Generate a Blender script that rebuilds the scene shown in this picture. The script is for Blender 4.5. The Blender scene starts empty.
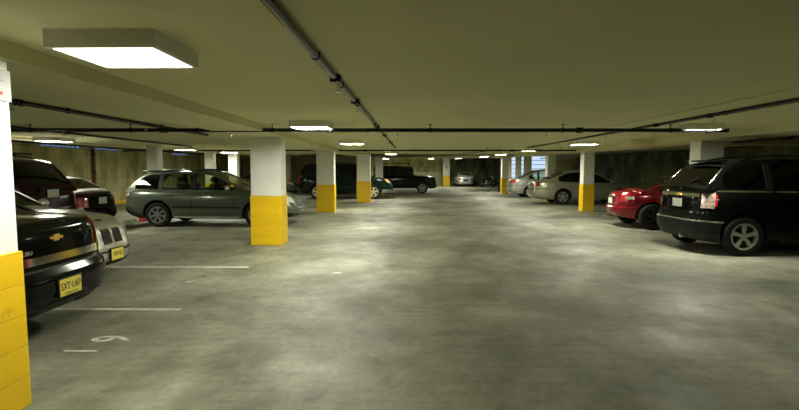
import bpy, bmesh, math, random
from mathutils import Vector, Matrix
random.seed(7)
PI = math.pi
scene = bpy.context.scene
col = scene.collection

# ------------------------------------------------------------------ camera, world, exposure
F = 463.0
cam_d = bpy.data.cameras.new('camera'); cam = bpy.data.objects.new('camera', cam_d); col.objects.link(cam)
cam_d.sensor_width = 36.0; cam_d.lens = 36.0 * F / 799.0
cam_d.clip_start = 0.05; cam_d.clip_end = 300
cam.location = (0, 0, 1.55)
cam.rotation_euler = (PI / 2 - math.atan(34.5 / F), 0, math.atan(5 / F))
scene.camera = cam
w = bpy.data.worlds.new('world'); scene.world = w; w.use_nodes = True
w.node_tree.nodes['Background'].inputs[0].default_value = (0.55, 0.7, 0.9, 1)
w.node_tree.nodes['Background'].inputs[1].default_value = 0.005
scene.view_settings.view_transform = 'Standard'
scene.view_settings.look = 'None'
scene.view_settings.exposure = 2.08
scene.view_settings.gamma = 1.0
scene.view_settings.use_curve_mapping = False
try:
    scene.cycles.use_denoising = True
    scene.cycles.max_bounces = 8
    scene.cycles.diffuse_bounces = 5
    scene.cycles.glossy_bounces = 4
    scene.cycles.transparent_max_bounces = 16
    scene.cycles.sample_clamp_indirect = 4.0
except Exception:
    pass
LAMP = 5.0            # radiance of the fluorescent panels
LAMP_COL = (1.0, 1.0, 0.84)
LAMP_W = 19.0         # power of each fluorescent lamp
LAMP_SPREAD = 180

# ------------------------------------------------------------------ materials
def new_mat(name):
    m = bpy.data.materials.new(name); m.use_nodes = True
    nt = m.node_tree
    return m, nt, nt.nodes['Principled BSDF']

def mat(name, c, rough=0.5, metal=0.0, coat=0.0, var=0.08, scale=6.0, bump=0.0, emit=None, es=0.0, spec=0.5):
    m, nt, b = new_mat(name)
    N, Lk = nt.nodes, nt.links
    tc = N.new('ShaderNodeTexCoord'); no = N.new('ShaderNodeTexNoise')
    no.inputs['Scale'].default_value = scale; no.inputs['Detail'].default_value = 4
    Lk.new(tc.outputs['Object'], no.inputs['Vector'])
    cr = N.new('ShaderNodeValToRGB')
    a = [max(0, x * (1 - var)) for x in c]; d = [min(1, x * (1 + var)) for x in c]
    cr.color_ramp.elements[0].position = 0.3; cr.color_ramp.elements[1].position = 0.7
    cr.color_ramp.elements[0].color = (*a, 1); cr.color_ramp.elements[1].color = (*d, 1)
    Lk.new(no.outputs['Fac'], cr.inputs['Fac']); Lk.new(cr.outputs['Color'], b.inputs['Base Color'])
    b.inputs['Roughness'].default_value = rough; b.inputs['Metallic'].default_value = metal
    b.inputs['Coat Weight'].default_value = coat; b.inputs['Coat Roughness'].default_value = 0.06
    b.inputs['Specular IOR Level'].default_value = spec
    if bump:
        bp = N.new('ShaderNodeBump'); bp.inputs['Strength'].default_value = bump; bp.inputs['Distance'].default_value = 0.01
        n2 = N.new('ShaderNodeTexNoise'); n2.inputs['Scale'].default_value = scale * 12
        Lk.new(tc.outputs['Object'], n2.inputs['Vector']); Lk.new(n2.outputs['Fac'], bp.inputs['Height'])
        Lk.new(bp.outputs['Normal'], b.inputs['Normal'])
    if emit:
        b.inputs['Emission Color'].default_value = (*emit, 1); b.inputs['Emission Strength'].default_value = es
    return m

def glass_mat(name, tint, refl=1.0):
    m = bpy.data.materials.new(name); m.use_nodes = True
    nt = m.node_tree; N, Lk = nt.nodes, nt.links
    for n in list(N): N.remove(n)
    out = N.new('ShaderNodeOutputMaterial'); mix = N.new('ShaderNodeMixShader')
    tr = N.new('ShaderNodeBsdfTransparent'); tr.inputs[0].default_value = (*tint, 1)
    gl = N.new('ShaderNodeBsdfGlossy'); gl.inputs['Roughness'].default_value = 0.03
    fr = N.new('ShaderNodeFresnel'); fr.inputs['IOR'].default_value = 1.5
    no = N.new('ShaderNodeTexNoise'); no.inputs['Scale'].default_value = 3
    mp = N.new('ShaderNodeMapRange'); mp.inputs['To Min'].default_value = 0.02; mp.inputs['To Max'].default_value = 0.05
    Lk.new(no.outputs['Fac'], mp.inputs['Value']); Lk.new(mp.outputs['Result'], gl.inputs['Roughness'])
    Lk.new(fr.outputs[0], mix.inputs[0]); Lk.new(tr.outputs[0], mix.inputs[1]); Lk.new(gl.outputs[0], mix.inputs[2])
    Lk.new(mix.outputs[0], out.inputs[0])
    return m

def concrete_floor():
    m, nt, b = new_mat('worn concrete floor'); N, Lk = nt.nodes, nt.links
    tc = N.new('ShaderNodeTexCoord')
    def noise(scale, detail, rough=0.6, sx=1, sy=1, dist=0.0):
        mp = N.new('ShaderNodeMapping'); mp.inputs['Scale'].default_value = (sx, sy, 1)
        Lk.new(tc.outputs['Object'], mp.inputs[0])
        n = N.new('ShaderNodeTexNoise'); n.inputs['Scale'].default_value = scale; n.inputs['Detail'].default_value = detail
        n.inputs['Roughness'].default_value = rough; n.inputs['Distortion'].default_value = dist
        Lk.new(mp.outputs[0], n.inputs['Vector']); return n
    def ramp(src, p0, c0, p1, c1):
        r = N.new('ShaderNodeValToRGB'); r.color_ramp.elements[0].position = p0; r.color_ramp.elements[1].position = p1
        r.color_ramp.elements[0].color = (*c0, 1); r.color_ramp.elements[1].color = (*c1, 1)
        Lk.new(src, r.inputs['Fac']); return r
    def mul(a, c, f):
        x = N.new('ShaderNodeMix'); x.data_type = 'RGBA'; x.blend_type = 'MULTIPLY'; x.inputs[0].default_value = f
        Lk.new(a, x.inputs[6]); Lk.new(c, x.inputs[7]); return x.outputs[2]
    base = ramp(noise(0.55, 9, 0.62, dist=0.6).outputs['Fac'], 0.33, FLOOR_DK, 0.68, FLOOR_LT)
    streak = ramp(noise(1.1, 8, 0.68, 1.0, 0.6, 0.8).outputs['Fac'], 0.36, (0.62, 0.61, 0.58), 0.62, (1.1, 1.1, 1.08))
    streak2 = ramp(noise(0.9, 8, 0.66, 0.45, 1.1, 0.8).outputs['Fac'], 0.36, (0.72, 0.71, 0.68), 0.60, (1.06, 1.06, 1.06))
    fine = ramp(noise(16, 8, 0.8).outputs['Fac'], 0.3, (0.72, 0.72, 0.69), 0.7, (1.14, 1.14, 1.14))
    mott = ramp(noise(3.2, 8, 0.72, dist=0.3).outputs['Fac'], 0.34, (0.66, 0.67, 0.60), 0.60, (1.06, 1.06, 1.06))
    spots = ramp(noise(2.6, 3, 0.5).outputs['Fac'], 0.26, (0.35, 0.33, 0.28), 0.33, (1, 1, 1))
    o = mul(base.outputs[0], streak.outputs[0], 0.65); o = mul(o, streak2.outputs[0], 0.5)
    o = mul(o, fine.outputs[0], 0.9); o = mul(o, mott.outputs[0], 0.75); o = mul(o, spots.outputs[0], 0.6)
    # curved tyre scuffs, ribbed bands
    wv = N.new('ShaderNodeTexWave'); wv.wave_type = 'RINGS'; wv.inputs['Scale'].default_value = 2.2
    wv.inputs['Distortion'].default_value = 2.5; wv.inputs['Detail'].default_value = 2; wv.inputs['Detail Scale'].default_value = 0.7
    mp = N.new('ShaderNodeMapping'); mp.inputs['Location'].default_value = (-4.5, -5.0, 0); Lk.new(tc.outputs['Object'], mp.inputs[0]); Lk.new(mp.outputs[0], wv.inputs['Vector'])
    wr = ramp(wv.outputs['Fac'], 0.0, (0.78, 0.78, 0.76), 0.45, (1, 1, 1))
    o = mul(o, wr.outputs[0], 0.35)
    # joints / cracks
    vo = N.new('ShaderNodeTexVoronoi'); vo.feature = 'DISTANCE_TO_EDGE'; vo.inputs['Scale'].default_value = 0.28
    nd = noise(1.4, 4); ad = N.new('ShaderNodeMix'); ad.data_type = 'RGBA'; ad.blend_type = 'LINEAR_LIGHT'; ad.inputs[0].default_value = 0.25
    Lk.new(tc.outputs['Object'], ad.inputs[6]); Lk.new(nd.outputs['Color'], ad.inputs[7]); Lk.new(ad.outputs[2], vo.inputs['Vector'])
    ck = ramp(vo.outputs['Distance'], 0.0, (0.45, 0.44, 0.4), 0.006, (1, 1, 1))
    o = mul(o, ck.outputs[0], 0.3)
    Lk.new(o, b.inputs['Base Color'])
    rr = ramp(noise(1.3, 5).outputs['Fac'], 0.3, (0.42,) * 3, 0.7, (0.7,) * 3)
    Lk.new(rr.outputs[0], b.inputs['Roughness'])
    bp = N.new('ShaderNodeBump'); bp.inputs['Strength'].default_value = 0.25; bp.inputs['Distance'].default_value = 0.01
    Lk.new(noise(30, 5, 0.7).outputs['Fac'], bp.inputs['Height']); Lk.new(bp.outputs[0], b.inputs['Normal'])
    return m

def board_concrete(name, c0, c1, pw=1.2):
    """poured wall: panel joints and darker blotches, in object space along the longer axis"""
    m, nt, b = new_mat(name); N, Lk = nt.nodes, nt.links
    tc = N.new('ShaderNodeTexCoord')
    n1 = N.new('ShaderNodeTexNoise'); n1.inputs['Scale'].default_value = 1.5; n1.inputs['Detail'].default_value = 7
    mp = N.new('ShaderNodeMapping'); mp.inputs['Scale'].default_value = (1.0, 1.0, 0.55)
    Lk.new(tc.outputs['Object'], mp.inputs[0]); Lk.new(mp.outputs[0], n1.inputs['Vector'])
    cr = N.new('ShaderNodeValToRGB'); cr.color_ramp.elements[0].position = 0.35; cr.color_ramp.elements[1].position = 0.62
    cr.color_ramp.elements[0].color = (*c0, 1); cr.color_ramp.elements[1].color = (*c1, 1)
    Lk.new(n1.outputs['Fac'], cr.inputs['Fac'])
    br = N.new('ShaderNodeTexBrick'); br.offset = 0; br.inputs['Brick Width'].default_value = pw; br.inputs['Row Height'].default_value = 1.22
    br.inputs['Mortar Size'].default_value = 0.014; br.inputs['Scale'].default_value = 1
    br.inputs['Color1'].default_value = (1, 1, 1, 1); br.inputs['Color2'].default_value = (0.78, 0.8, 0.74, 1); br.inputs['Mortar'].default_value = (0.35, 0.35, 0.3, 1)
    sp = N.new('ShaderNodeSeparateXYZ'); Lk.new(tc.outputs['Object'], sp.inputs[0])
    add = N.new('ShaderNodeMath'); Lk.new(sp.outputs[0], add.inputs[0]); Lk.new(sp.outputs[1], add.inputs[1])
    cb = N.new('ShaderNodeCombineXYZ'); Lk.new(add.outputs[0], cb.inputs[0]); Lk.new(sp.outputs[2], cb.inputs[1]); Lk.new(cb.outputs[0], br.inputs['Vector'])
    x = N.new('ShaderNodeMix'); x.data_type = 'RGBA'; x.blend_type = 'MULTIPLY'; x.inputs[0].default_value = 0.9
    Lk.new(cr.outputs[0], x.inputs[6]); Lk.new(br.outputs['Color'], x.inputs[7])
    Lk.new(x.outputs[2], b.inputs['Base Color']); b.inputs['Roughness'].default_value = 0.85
    return m

def block_mat(name, c, joint, stain=(0.6, 0.55, 0.4), bw=0.406, rh=0.2035, var=0.06, rough=0.5, msz=0.006):
    m, nt, b = new_mat(name); N, Lk = nt.nodes, nt.links
    tc = N.new('ShaderNodeTexCoord'); br = N.new('ShaderNodeTexBrick')
    br.offset = 0.5; br.inputs['Brick Width'].default_value = bw; br.inputs['Row Height'].default_value = rh
    br.inputs['Mortar Size'].default_value = msz; br.inputs['Mortar Smooth'].default_value = 0.4; br.inputs['Scale'].default_value = 1
    br.inputs['Color1'].default_value = (*c, 1); br.inputs['Color2'].default_value = (*[x * (1 - var) for x in c], 1); br.inputs['Mortar'].default_value = (*joint, 1)
    sp = N.new('ShaderNodeSeparateXYZ'); Lk.new(tc.outputs['Object'], sp.inputs[0])
    add = N.new('ShaderNodeMath'); Lk.new(sp.outputs[0], add.inputs[0]); Lk.new(sp.outputs[1], add.inputs[1])
    cb = N.new('ShaderNodeCombineXYZ'); Lk.new(add.outputs[0], cb.inputs[0]); Lk.new(sp.outputs[2], cb.inputs[1]); Lk.new(cb.outputs[0], br.inputs['Vector'])
    n1 = N.new('ShaderNodeTexNoise'); n1.inputs['Scale'].default_value = 7; n1.inputs['Detail'].default_value = 8; n1.inputs['Roughness'].default_value = 0.7
    Lk.new(tc.outputs['Object'], n1.inputs['Vector'])
    cr = N.new('ShaderNodeValToRGB'); cr.color_ramp.elements[0].position = 0.27; cr.color_ramp.elements[1].position = 0.4
    cr.color_ramp.elements[0].color = (*stain, 1); cr.color_ramp.elements[1].color = (1, 1, 1, 1)
    Lk.new(n1.outputs['Fac'], cr.inputs['Fac'])
    x = N.new('ShaderNodeMix'); x.data_type = 'RGBA'; x.blend_type = 'MULTIPLY'; x.inputs[0].default_value = 0.6
    Lk.new(br.outputs['Color'], x.inputs[6]); Lk.new(cr.outputs[0], x.inputs[7]); Lk.new(x.outputs[2], b.inputs['Base Color'])
    bp = N.new('ShaderNodeBump'); bp.inputs['Strength'].default_value = 0.5; bp.inputs['Distance'].default_value = 0.006; bp.invert = True
    Lk.new(br.outputs['Fac'], bp.inputs['Height']); Lk.new(bp.outputs[0], b.inputs['Normal'])
    b.inputs['Roughness'].default_value = rough
    return m

FLOOR_DK = (0.165, 0.175, 0.12); FLOOR_LT = (0.465, 0.46, 0.375)
M = {}
M['floor'] = concrete_floor()
M['ceiling'] = mat('painted concrete ceiling', (0.66, 0.64, 0.36), 0.8, var=0.05, scale=0.8, bump=0.3)
M['beam'] = mat('painted concrete beam', (0.66, 0.64, 0.38), 0.8, var=0.05, scale=1.2, bump=0.3)
M['wall'] = board_concrete('board formed concrete', (0.36, 0.35, 0.16), (0.74, 0.69, 0.38))
M['wall_dark'] = board_concrete('dark greenish concrete', (0.05, 0.075, 0.035), (0.22, 0.22, 0.12), 0.9)  # same poured wall pattern in darker tones
M['wall_block'] = block_mat('pale block wall', (0.80, 0.78, 0.58), (0.35, 0.35, 0.25), msz=0.012, rough=0.85)
M['column'] = mat('white painted column', (0.86, 0.855, 0.80), 0.55, var=0.05, scale=3, bump=0.15)
M['yellow'] = block_mat('safety yellow block', (0.95, 0.60, 0.006), (0.70, 0.42, 0.01), (0.6, 0.5, 0.35), bw=40, msz=.004)
M['pipe'] = mat('dark iron sprinkler pipe', (0.008, 0.010, 0.012), 0.14, 0.0, spec=0.35, var=0.3, scale=9)
M['pipe_red'] = mat('rust red pipe', (0.16, 0.045, 0.02), 0.6)
M['housing'] = mat('grey white lamp housing', (0.80, 0.79, 0.66), 0.6, var=0.03)
M['diffuser'] = mat('lit acrylic diffuser', (0.9, 0.9, 0.85), 0.5, var=0.01, emit=LAMP_COL, es=LAMP)
M['line'] = mat('worn white road paint', (0.60, 0.61, 0.50), 0.7, var=0.25, scale=14)
M['line_faint'] = mat('faded white road paint', (0.36, 0.37, 0.31), 0.75, var=0.3, scale=14)
M['sky'] = mat('daylight behind louvre', (0.5, 0.6, 0.8), 0.5, emit=(0.62, 0.78, 1.0), es=0.22)
M['sky_dim'] = mat('dim daylight behind grille', (0.2, 0.3, 0.5), 0.5, emit=(0.25, 0.45, 0.9), es=0.12)
M['frame'] = mat('painted steel louvre', (0.28, 0.3, 0.3), 0.5)
M['tire'] = mat('black tyre rubber', (0.012, 0.012, 0.012), 0.8, spec=.2)
M['alloy'] = mat('silver alloy', (0.62, 0.63, 0.58), 0.3, 0.75, var=0.03)
M['alloy_dull'] = mat('dull grey alloy', (0.30, 0.31, 0.29), 0.4, 0.7, var=0.05)
M['trim'] = mat('black plastic trim', (0.008, 0.008, 0.008), 0.5, var=0.1, spec=.25)
M['interior'] = mat('dark cabin trim', (0.03, 0.03, 0.028), 0.8)
M['seat'] = mat('grey seat cloth', (0.10, 0.10, 0.09), 0.9)
M['seat_tan'] = mat('tan seat cloth', (0.38, 0.34, 0.18), 0.9)
M['chrome'] = mat('chrome', (0.75, 0.75, 0.72), 0.12, 1.0, var=0.02)
M['gold'] = mat('gold emblem', (0.85, 0.52, 0.10), 0.3, 0.6, var=0.03)
M['red_lens'] = mat('red lamp lens', (0.42, 0.012, 0.012), 0.12, coat=1.0, var=0.15, scale=30)
M['amber'] = mat('amber lamp lens', (0.85, 0.36, 0.02), 0.2, coat=1.0)
M['clear'] = mat('clear lamp lens', (0.62, 0.63, 0.58), 0.12, 0.3, coat=1.0, var=0.3, scale=25)
M['smoked'] = mat('pinkish tail lamp lens', (0.42, 0.32, 0.27), 0.12, 0.2, coat=1.0, var=0.5, scale=22)
M['plate'] = mat('yellow number plate', (0.80, 0.68, 0.10), 0.45, var=0.04)
M['plate_white'] = mat('pale number plate', (0.55, 0.60, 0.50), 0.45, var=0.04)
M['ink'] = mat('black lettering', (0.02, 0.02, 0.02), 0.5)
M['red_paint'] = mat('red painted rubber', (0.45, 0.03, 0.02), 0.6)
M['sign'] = mat('grey notice', (0.42, 0.42, 0.42), 0.5)
M['door'] = mat('cream door paint', (0.75, 0.66, 0.30), 0.6)
G_TINT = glass_mat('tinted glass', (0.16, 0.18, 0.15))
G_DARK = glass_mat('dark privacy glass', (0.03, 0.035, 0.03))
G_CLEAR = glass_mat('pale green glass', (0.62, 0.68, 0.52))
def paint(name, c, metal=0.35, rough=0.3, coat=1.0, spec=0.5):
    return mat(name, c, rough, metal, coat=coat, var=0.03, scale=2, spec=spec)

# ------------------------------------------------------------------ helpers
def link(name, me, m=None, parent=None, smooth=None):
    o = bpy.data.objects.new(name, me); col.objects.link(o)
    if m is not None:
        for mm in (m if isinstance(m, (list, tuple)) else [m]): me.materials.append(mm)
    if parent is not None: o.parent = parent
    if smooth:
        me.polygons.foreach_set('use_smooth', [True] * len(me.polygons))
        me.set_sharp_from_angle(angle=math.radians(smooth))
    return o
def obj(name, bm, m=None, parent=None, smooth=None, normals=True):
    if normals: bmesh.ops.recalc_face_normals(bm, faces=bm.faces)
    me = bpy.data.meshes.new(name); bm.to_mesh(me); bm.free()
    return link(name, me, m, parent, smooth)
def tag(o, label, cat, group=None, kind=None):
    o['label'] = label; o['category'] = cat
    if group: o['group'] = group
    if kind: o['kind'] = kind
    return o
def struct(o): o['kind'] = 'structure'; return o
def empty(name, loc, rz=0.0):
    o = bpy.data.objects.new(name, None); col.objects.link(o); o.location = loc; o.rotation_euler = (0, 0, rz); o.empty_display_size = 0.2
    return o
def copy_tree(o, parent=None):
    c = o.copy(); col.objects.link(c); c.parent = parent
    for ch in list(o.children): copy_tree(ch, c)
    return c
def box(bm, x0, x1, y0, y1, z0, z1, bevel=0.0):
    vs = [bm.verts.new(p) for p in ((x0, y0, z0), (x1, y0, z0), (x1, y1, z0), (x0, y1, z0), (x0, y0, z1), (x1, y0, z1), (x1, y1, z1), (x0, y1, z1))]
    fs = [bm.faces.new([vs[i] for i in f]) for f in ((0, 3, 2, 1), (4, 5, 6, 7), (0, 1, 5, 4), (1, 2, 6, 5), (2, 3, 7, 6), (3, 0, 4, 7))]
    if bevel:
        es = list({e for f in fs for e in f.edges})
        bmesh.ops.bevel(bm, geom=es, offset=bevel, segments=2, profile=0.5, affect='EDGES')
def bxo(name, d, m, parent=None, bevel=0.0):
    bm = bmesh.new(); box(bm, *d, bevel=bevel); return obj(name, bm, m, parent)
def tube(bm, a, b, r, n=12, r2=None):
    a = Vector(a); b = Vector(b); d = (b - a).normalized()
    up = Vector((0, 0, 1)) if abs(d.z) < 0.9 else Vector((1, 0, 0))
    u = d.cross(up).normalized(); v = d.cross(u); r2 = r if r2 is None else r2
    A = [bm.verts.new(a + (u * math.cos(2 * PI * i / n) + v * math.sin(2 * PI * i / n)) * r) for i in range(n)]
    B = [bm.verts.new(b + (u * math.cos(2 * PI * i / n) + v * math.sin(2 * PI * i / n)) * r2) for i in range(n)]
    for i in range(n): bm.faces.new((A[i], A[(i + 1) % n], B[(i + 1) % n], B[i]))
    bm.faces.new(A[::-1]); bm.faces.new(B)
def lathe_y(bm, prof, n=40):
    """prof: list of (r, y); closed ring profile revolved about y"""
    rings = [[bm.verts.new((r * math.cos(2 * PI * i / n), y, r * math.sin(2 * PI * i / n))) for i in range(n)] for r, y in prof]
    for a in range(len(rings)):
        b = (a + 1) % len(rings)
        for i in range(n): bm.faces.new((rings[a][i], rings[a][(i + 1) % n], rings[b][(i + 1) % n], rings[b][i]))
def text_mesh(s, size, mtx, m, parent, name, ext=0.0015, sx=1.0, bold=0.0):
    cu = bpy.data.curves.new('t', 'FONT'); cu.body = s; cu.size = size; cu.align_x = 'CENTER'; cu.align_y = 'CENTER'; cu.extrude = ext; cu.offset = bold; cu.resolution_u = 3
    o = bpy.data.objects.new('t', cu); col.objects.link(o)
    dg = bpy.context.evaluated_depsgraph_get(); dg.update()
    me = bpy.data.meshes.new_from_object(o.evaluated_get(dg)); bpy.data.objects.remove(o)
    me.materials.clear()
    me.transform(Matrix.Diagonal((sx, 1, 1, 1))); me.transform(mtx)
    return link(name, me, m, parent)
def frame_mtx(X, Y, Z, loc):
    return Matrix(((X[0], Y[0], Z[0], loc[0]), (X[1], Y[1], Z[1], loc[1]), (X[2], Y[2], Z[2], loc[2]), (0, 0, 0, 1)))
def boolean(o, cutters, op='DIFFERENCE'):
    for c in cutters:
        md = o.modifiers.new('b', 'BOOLEAN'); md.operation = op; md.solver = 'EXACT'; md.object = c
        try: md.material_mode = 'TRANSFER'
        except Exception: pass
    dg = bpy.context.evaluated_depsgraph_get(); dg.update()
    me = bpy.data.meshes.new_from_object(o.evaluated_get(dg), depsgraph=dg)
    o.modifiers.clear(); old = o.data; o.data = me; me.name = old.name
    for c in cutters: bpy.data.objects.remove(c)
def interp(tab, x):
    if x <= tab[0][0]: return tab[0][1]
    for (a, b), (c, d) in zip(tab, tab[1:]):
        if x <= c: return b + (d - b) * (x - a) / (c - a + 1e-9)
    return tab[-1][1]
def smooth_tab(tab, win, n=200):
    x0, x1 = tab[0][0], tab[-1][0]; out = []
    for i in range(n + 1):
        x = x0 + (x1 - x0) * i / n
        ww = min(win, x - x0, x1 - x)
        out.append((x, sum(interp(tab, x + ww * (k / 6.0)) for k in range(-6, 7)) / 13))
    return out

# ------------------------------------------------------------------ car builder (x forward from the rear bumper, y left, z up)
def make_wheel(name, parent, loc, flip, R, style, tire_w=0.2, cache={}):
    key = (round(R, 3), style, tire_w)
    rr = R * 0.66
    if key not in cache:
        bm = bmesh.new(); h = tire_w / 2
        lathe_y(bm, [(rr, -h * .85), (rr + .02, -h * .95), (R * .86, -h), (R * .96, -h * .9), (R, -h * .6), (R, h * .6), (R * .96, h * .9), (R * .86, h), (rr + .02, h * .95), (rr, h * .85)], 44)
        tube(bm, (0, -.02, 0), (0, .0, 0), rr + .002, 44)
        bmesh.ops.recalc_face_normals(bm, faces=bm.faces)
        tm = bpy.data.meshes.new('tire'); bm.to_mesh(tm); bm.free(); tm.materials.append(M['tire'])
        bm = bmesh.new(); yo = h * .86
        lathe_y(bm, [(rr + .006, yo - .05), (rr + .006, yo + .006), (rr - .022, yo + .006), (rr - .03, yo - .05)], 44)
        n, wd, kind, metal = style
        tube(bm, (0, yo - .04, 0), (0, yo - .002, 0), R * .15, 20); tube(bm, (0, yo - .01, 0), (0, yo + .008, 0), R * .08, 16)
        for k in range(n):
            a = 2 * PI * k / n + PI / 2
            for da in ((-.13, .13) if kind == 'twin' else (0,)):
                u = Vector((math.cos(a + da), 0, math.sin(a + da))); t = Vector((-math.sin(a + da), 0, math.cos(a + da)))
                r0, r1 = R * .1, rr - .012; w0, w1 = R * wd * .8, R * wd * (1.25 if kind != 'twin' else .8)
                pts = []
                for (r, ww) in ((r0, w0), (r1, w1)):
                    for sgn in (-1, 1):
                        for y in (yo - .035, yo - (.004 if r == r0 else .001)):
                            pts.append(bm.verts.new(u * r + t * (sgn * ww) + Vector((0, y, 0))))
                a0, a1, b0, b1, c0, c1, d0, d1 = pts
                for f in ((a0, a1, b1, b0), (c0, d0, d1, c1), (a0, c0, c1, a1), (b0, b1, d1, d0), (a1, c1, d1, b1), (a0, b0, d0, c0)): bm.faces.new(f)
        bmesh.ops.recalc_face_normals(bm, faces=bm.faces)
        rm = bpy.data.meshes.new('rim'); bm.to_mesh(rm); bm.free(); rm.materials.append(M[metal])
        for mm in (tm, rm):
            mm.polygons.foreach_set('use_smooth', [True] * len(mm.polygons)); mm.set_sharp_from_angle(angle=math.radians(35))
        cache[key] = (tm, rm)
    tm, rm = cache[key]
    wo = link('wheel', tm, None, parent); wo.location = loc; wo.rotation_euler = (0, 0, PI if flip else 0)
    link('rim', rm, None, wo)
    return wo

class Car:
    def __init__(s, name, label, cat, loc, rz, L, W, belt, bot, gh, wheels, R, pm, glass, nr=5.0, nf=3.6, xr=None, xf=None, wv=None,
                 style=(5, .13, 'single', 'alloy'), crown=.05, lean=.17, windows=(), side_glass=None, seat='seat', seg=110, group=None, roof=None):
        s.roof = roof or pm
        s.L, s.W, s.R, s.pm, s.glass = L, W, R, pm, glass
        s.root = empty(name, (loc[0], loc[1], 0), rz); tag(s.root, label, cat, group)
        s.belt = smooth_tab(belt, .09); s.bot = bot; s.crown = crown; s.lean = lean
        s.xr = xr or [(0, .10), (.1, .03), (.2, .0), (.42, .0), (.5, .04), (.85, .07), (.95, .09), (1, .13)]
        s.xf = xf or [(0, .16), (.12, .03), (.25, .0), (.5, .0), (.62, .04), (.85, .12), (.95, .18), (1, .26)]
        s.wv = wv or [(0, .86), (.06, .93), (.15, .97), (.3, .99), (.5, 1.0), (.75, .995), (.88, .975), (.95, .95), (1, .90)]
        # plan curve, arc-length parameter 0 (rear centre) .. 1 (front centre)
        pts = []
        for i in range(1201):
            a = PI * i / 1200; c, q = math.cos(a), math.sin(a); n = nr if c > 0 else nf
            pts.append((-math.copysign(abs(c) ** (2 / n), c), abs(q) ** (2 / n) if q > 1e-9 else 0.0))
        acc = [0]
        for p, q in zip(pts, pts[1:]): acc.append(acc[-1] + math.hypot((q[0] - p[0]) * L / 2, (q[1] - p[1]) * W / 2))
        tot = acc[-1]; s.plan = []
        j = 0
        for i in range(401):
            d = tot * i / 400
            while j < 1199 and acc[j + 1] < d: j += 1
            f = (d - acc[j]) / (acc[j + 1] - acc[j] + 1e-9)
            s.plan.append((pts[j][0] + (pts[j + 1][0] - pts[j][0]) * f, pts[j][1] + (pts[j + 1][1] - pts[j][1]) * f))
        s.plan[0] = (-1, 0); s.plan[-1] = (1, 0)
        s.wheels = wheels
        s.build_body(seg, wheels, style)
        if gh: s.build_gh(gh, windows, side_glass or glass, seat)
    def P(s, t):
        t = min(max(t, 0), 1) * 400; i = min(int(t), 399); f = t - i
        a, b = s.plan[i], s.plan[i + 1]
        return a[0] + (b[0] - a[0]) * f, a[1] + (b[1] - a[1]) * f
    def raw(s, t, v, side=1):
        xu, yu = s.P(t); a = interp(s.xr, v); b = s.L - interp(s.xf, v)
        x = (a + b) / 2 + xu * (b - a) / 2; y = yu * s.W / 2 * interp(s.wv, v)
        zt = interp(s.belt, x); zb = interp(s.bot, x)
        return Vector((x - s.L / 2, side * y, zb + (zt - zb) * v))
    def pt(s, t, v, side=1, off=0.0):
        p = s.raw(t, v, side)
        if off:
            e = .004; t0, t1 = max(t - e, 0), min(t + e, 1); v0, v1 = max(v - .01, 0), min(v + .01, 1)
            n = (s.raw(t1, v, side) - s.raw(t0, v, side)).cross(s.raw(t, v1, side) - s.raw(t, v0, side))
            if n.length < 1e-12: n = Vector((math.copysign(1, t - .5), 0, 0))
            n.normalize()
            if n.dot(Vector((p.x * .3, p.y, 0))) < 0: n = -n
            if t <= .02 and n.x > 0 or t >= .98 and n.x < 0: n = -n
            p = p + n * off
        return p
    def tx(s, x, v=.6):      # t for distance x from the rear end
        lo, hi = 0, 1
        for _ in range(30):
            m_ = (lo + hi) / 2
            if s.raw(m_, v).x + s.L / 2 < x: lo = m_
            else: hi = m_
        return lo
    def ty(s, y, front=False, v=.6):   # t for half width y on the end face
        lo, hi = (0, .5)
        for _ in range(30):
            m_ = (lo + hi) / 2; q = 1 - m_ if front else m_
            if s.raw(q, v).y < y: lo = m_
            else: hi = m_
        return 1 - lo if front else lo
    def vz(s, z, x):
        zt = interp(s.belt, x); zb = interp(s.bot, x); return min(max((z - zb) / (zt - zb), 0), 1)
    def build_body(s, seg, wheels, style):
        bm = bmesh.new(); vs = [0, .03, .08, .15, .25, .35, .42, .47, .52, .6, .7, .8, .88, .93, .965, 1.0]
        ring = []
        for v in vs:
            row = [bm.verts.new(s.raw(i / seg, v, 1)) for i in range(seg + 1)] + [bm.verts.new(s.raw(i / seg, v, -1)) for i in range(seg - 1, 0, -1)]
            ring.append(row)
        n = len(ring[0])
        for a, b in zip(ring, ring[1:]):
            for i in range(n): bm.faces.new((a[i], a[(i + 1) % n], b[(i + 1) % n], b[i]))
        def cap(r, crown):
            rows = []
            for i in range(seg + 1):
                p, q = r[i], r[(n - i) % n]
                if i in (0, seg): rows.append([p] * 9); continue
                row = [p]
                for k in range(1, 8):
                    f = k / 8; c = p.co.lerp(q.co, f); c.z += crown * (p.co.y ** 2 - c.y ** 2) / (s.W / 2) ** 2
                    row.append(bm.verts.new(c))
                row.append(q); rows.append(row)
            for a, b in zip(rows, rows[1:]):
                for k in range(8):
                    f = [a[k], a[k + 1], b[k + 1], b[k]]; g = []
                    for q_ in f:
                        if q_ not in g: g.append(q_)
                    if len(g) > 2: bm.faces.new(g)
        cap(ring[-1], s.crown); cap(ring[0], 0)
        o = obj('body', bm, [s.pm, M['trim']], s.root)
        if wheels:
            cb = bmesh.new()
            for x in wheels:
                for sd in (1, -1):
                    y0, y1 = sd * (s.W / 2 - .27), sd * (s.W / 2 + .3)
                    tube(cb, (x - s.L / 2, y0, s.R + .012), (x - s.L / 2, y1, s.R + .012), s.R + .055, 40)
            c = obj('cut', cb, [M['trim']]); c.parent = s.root
            boolean(o, [c])
        o.data.polygons.foreach_set('use_smooth', [True] * len(o.data.polygons)); o.data.set_sharp_from_angle(angle=math.radians(32))
        s.body = o
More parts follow.
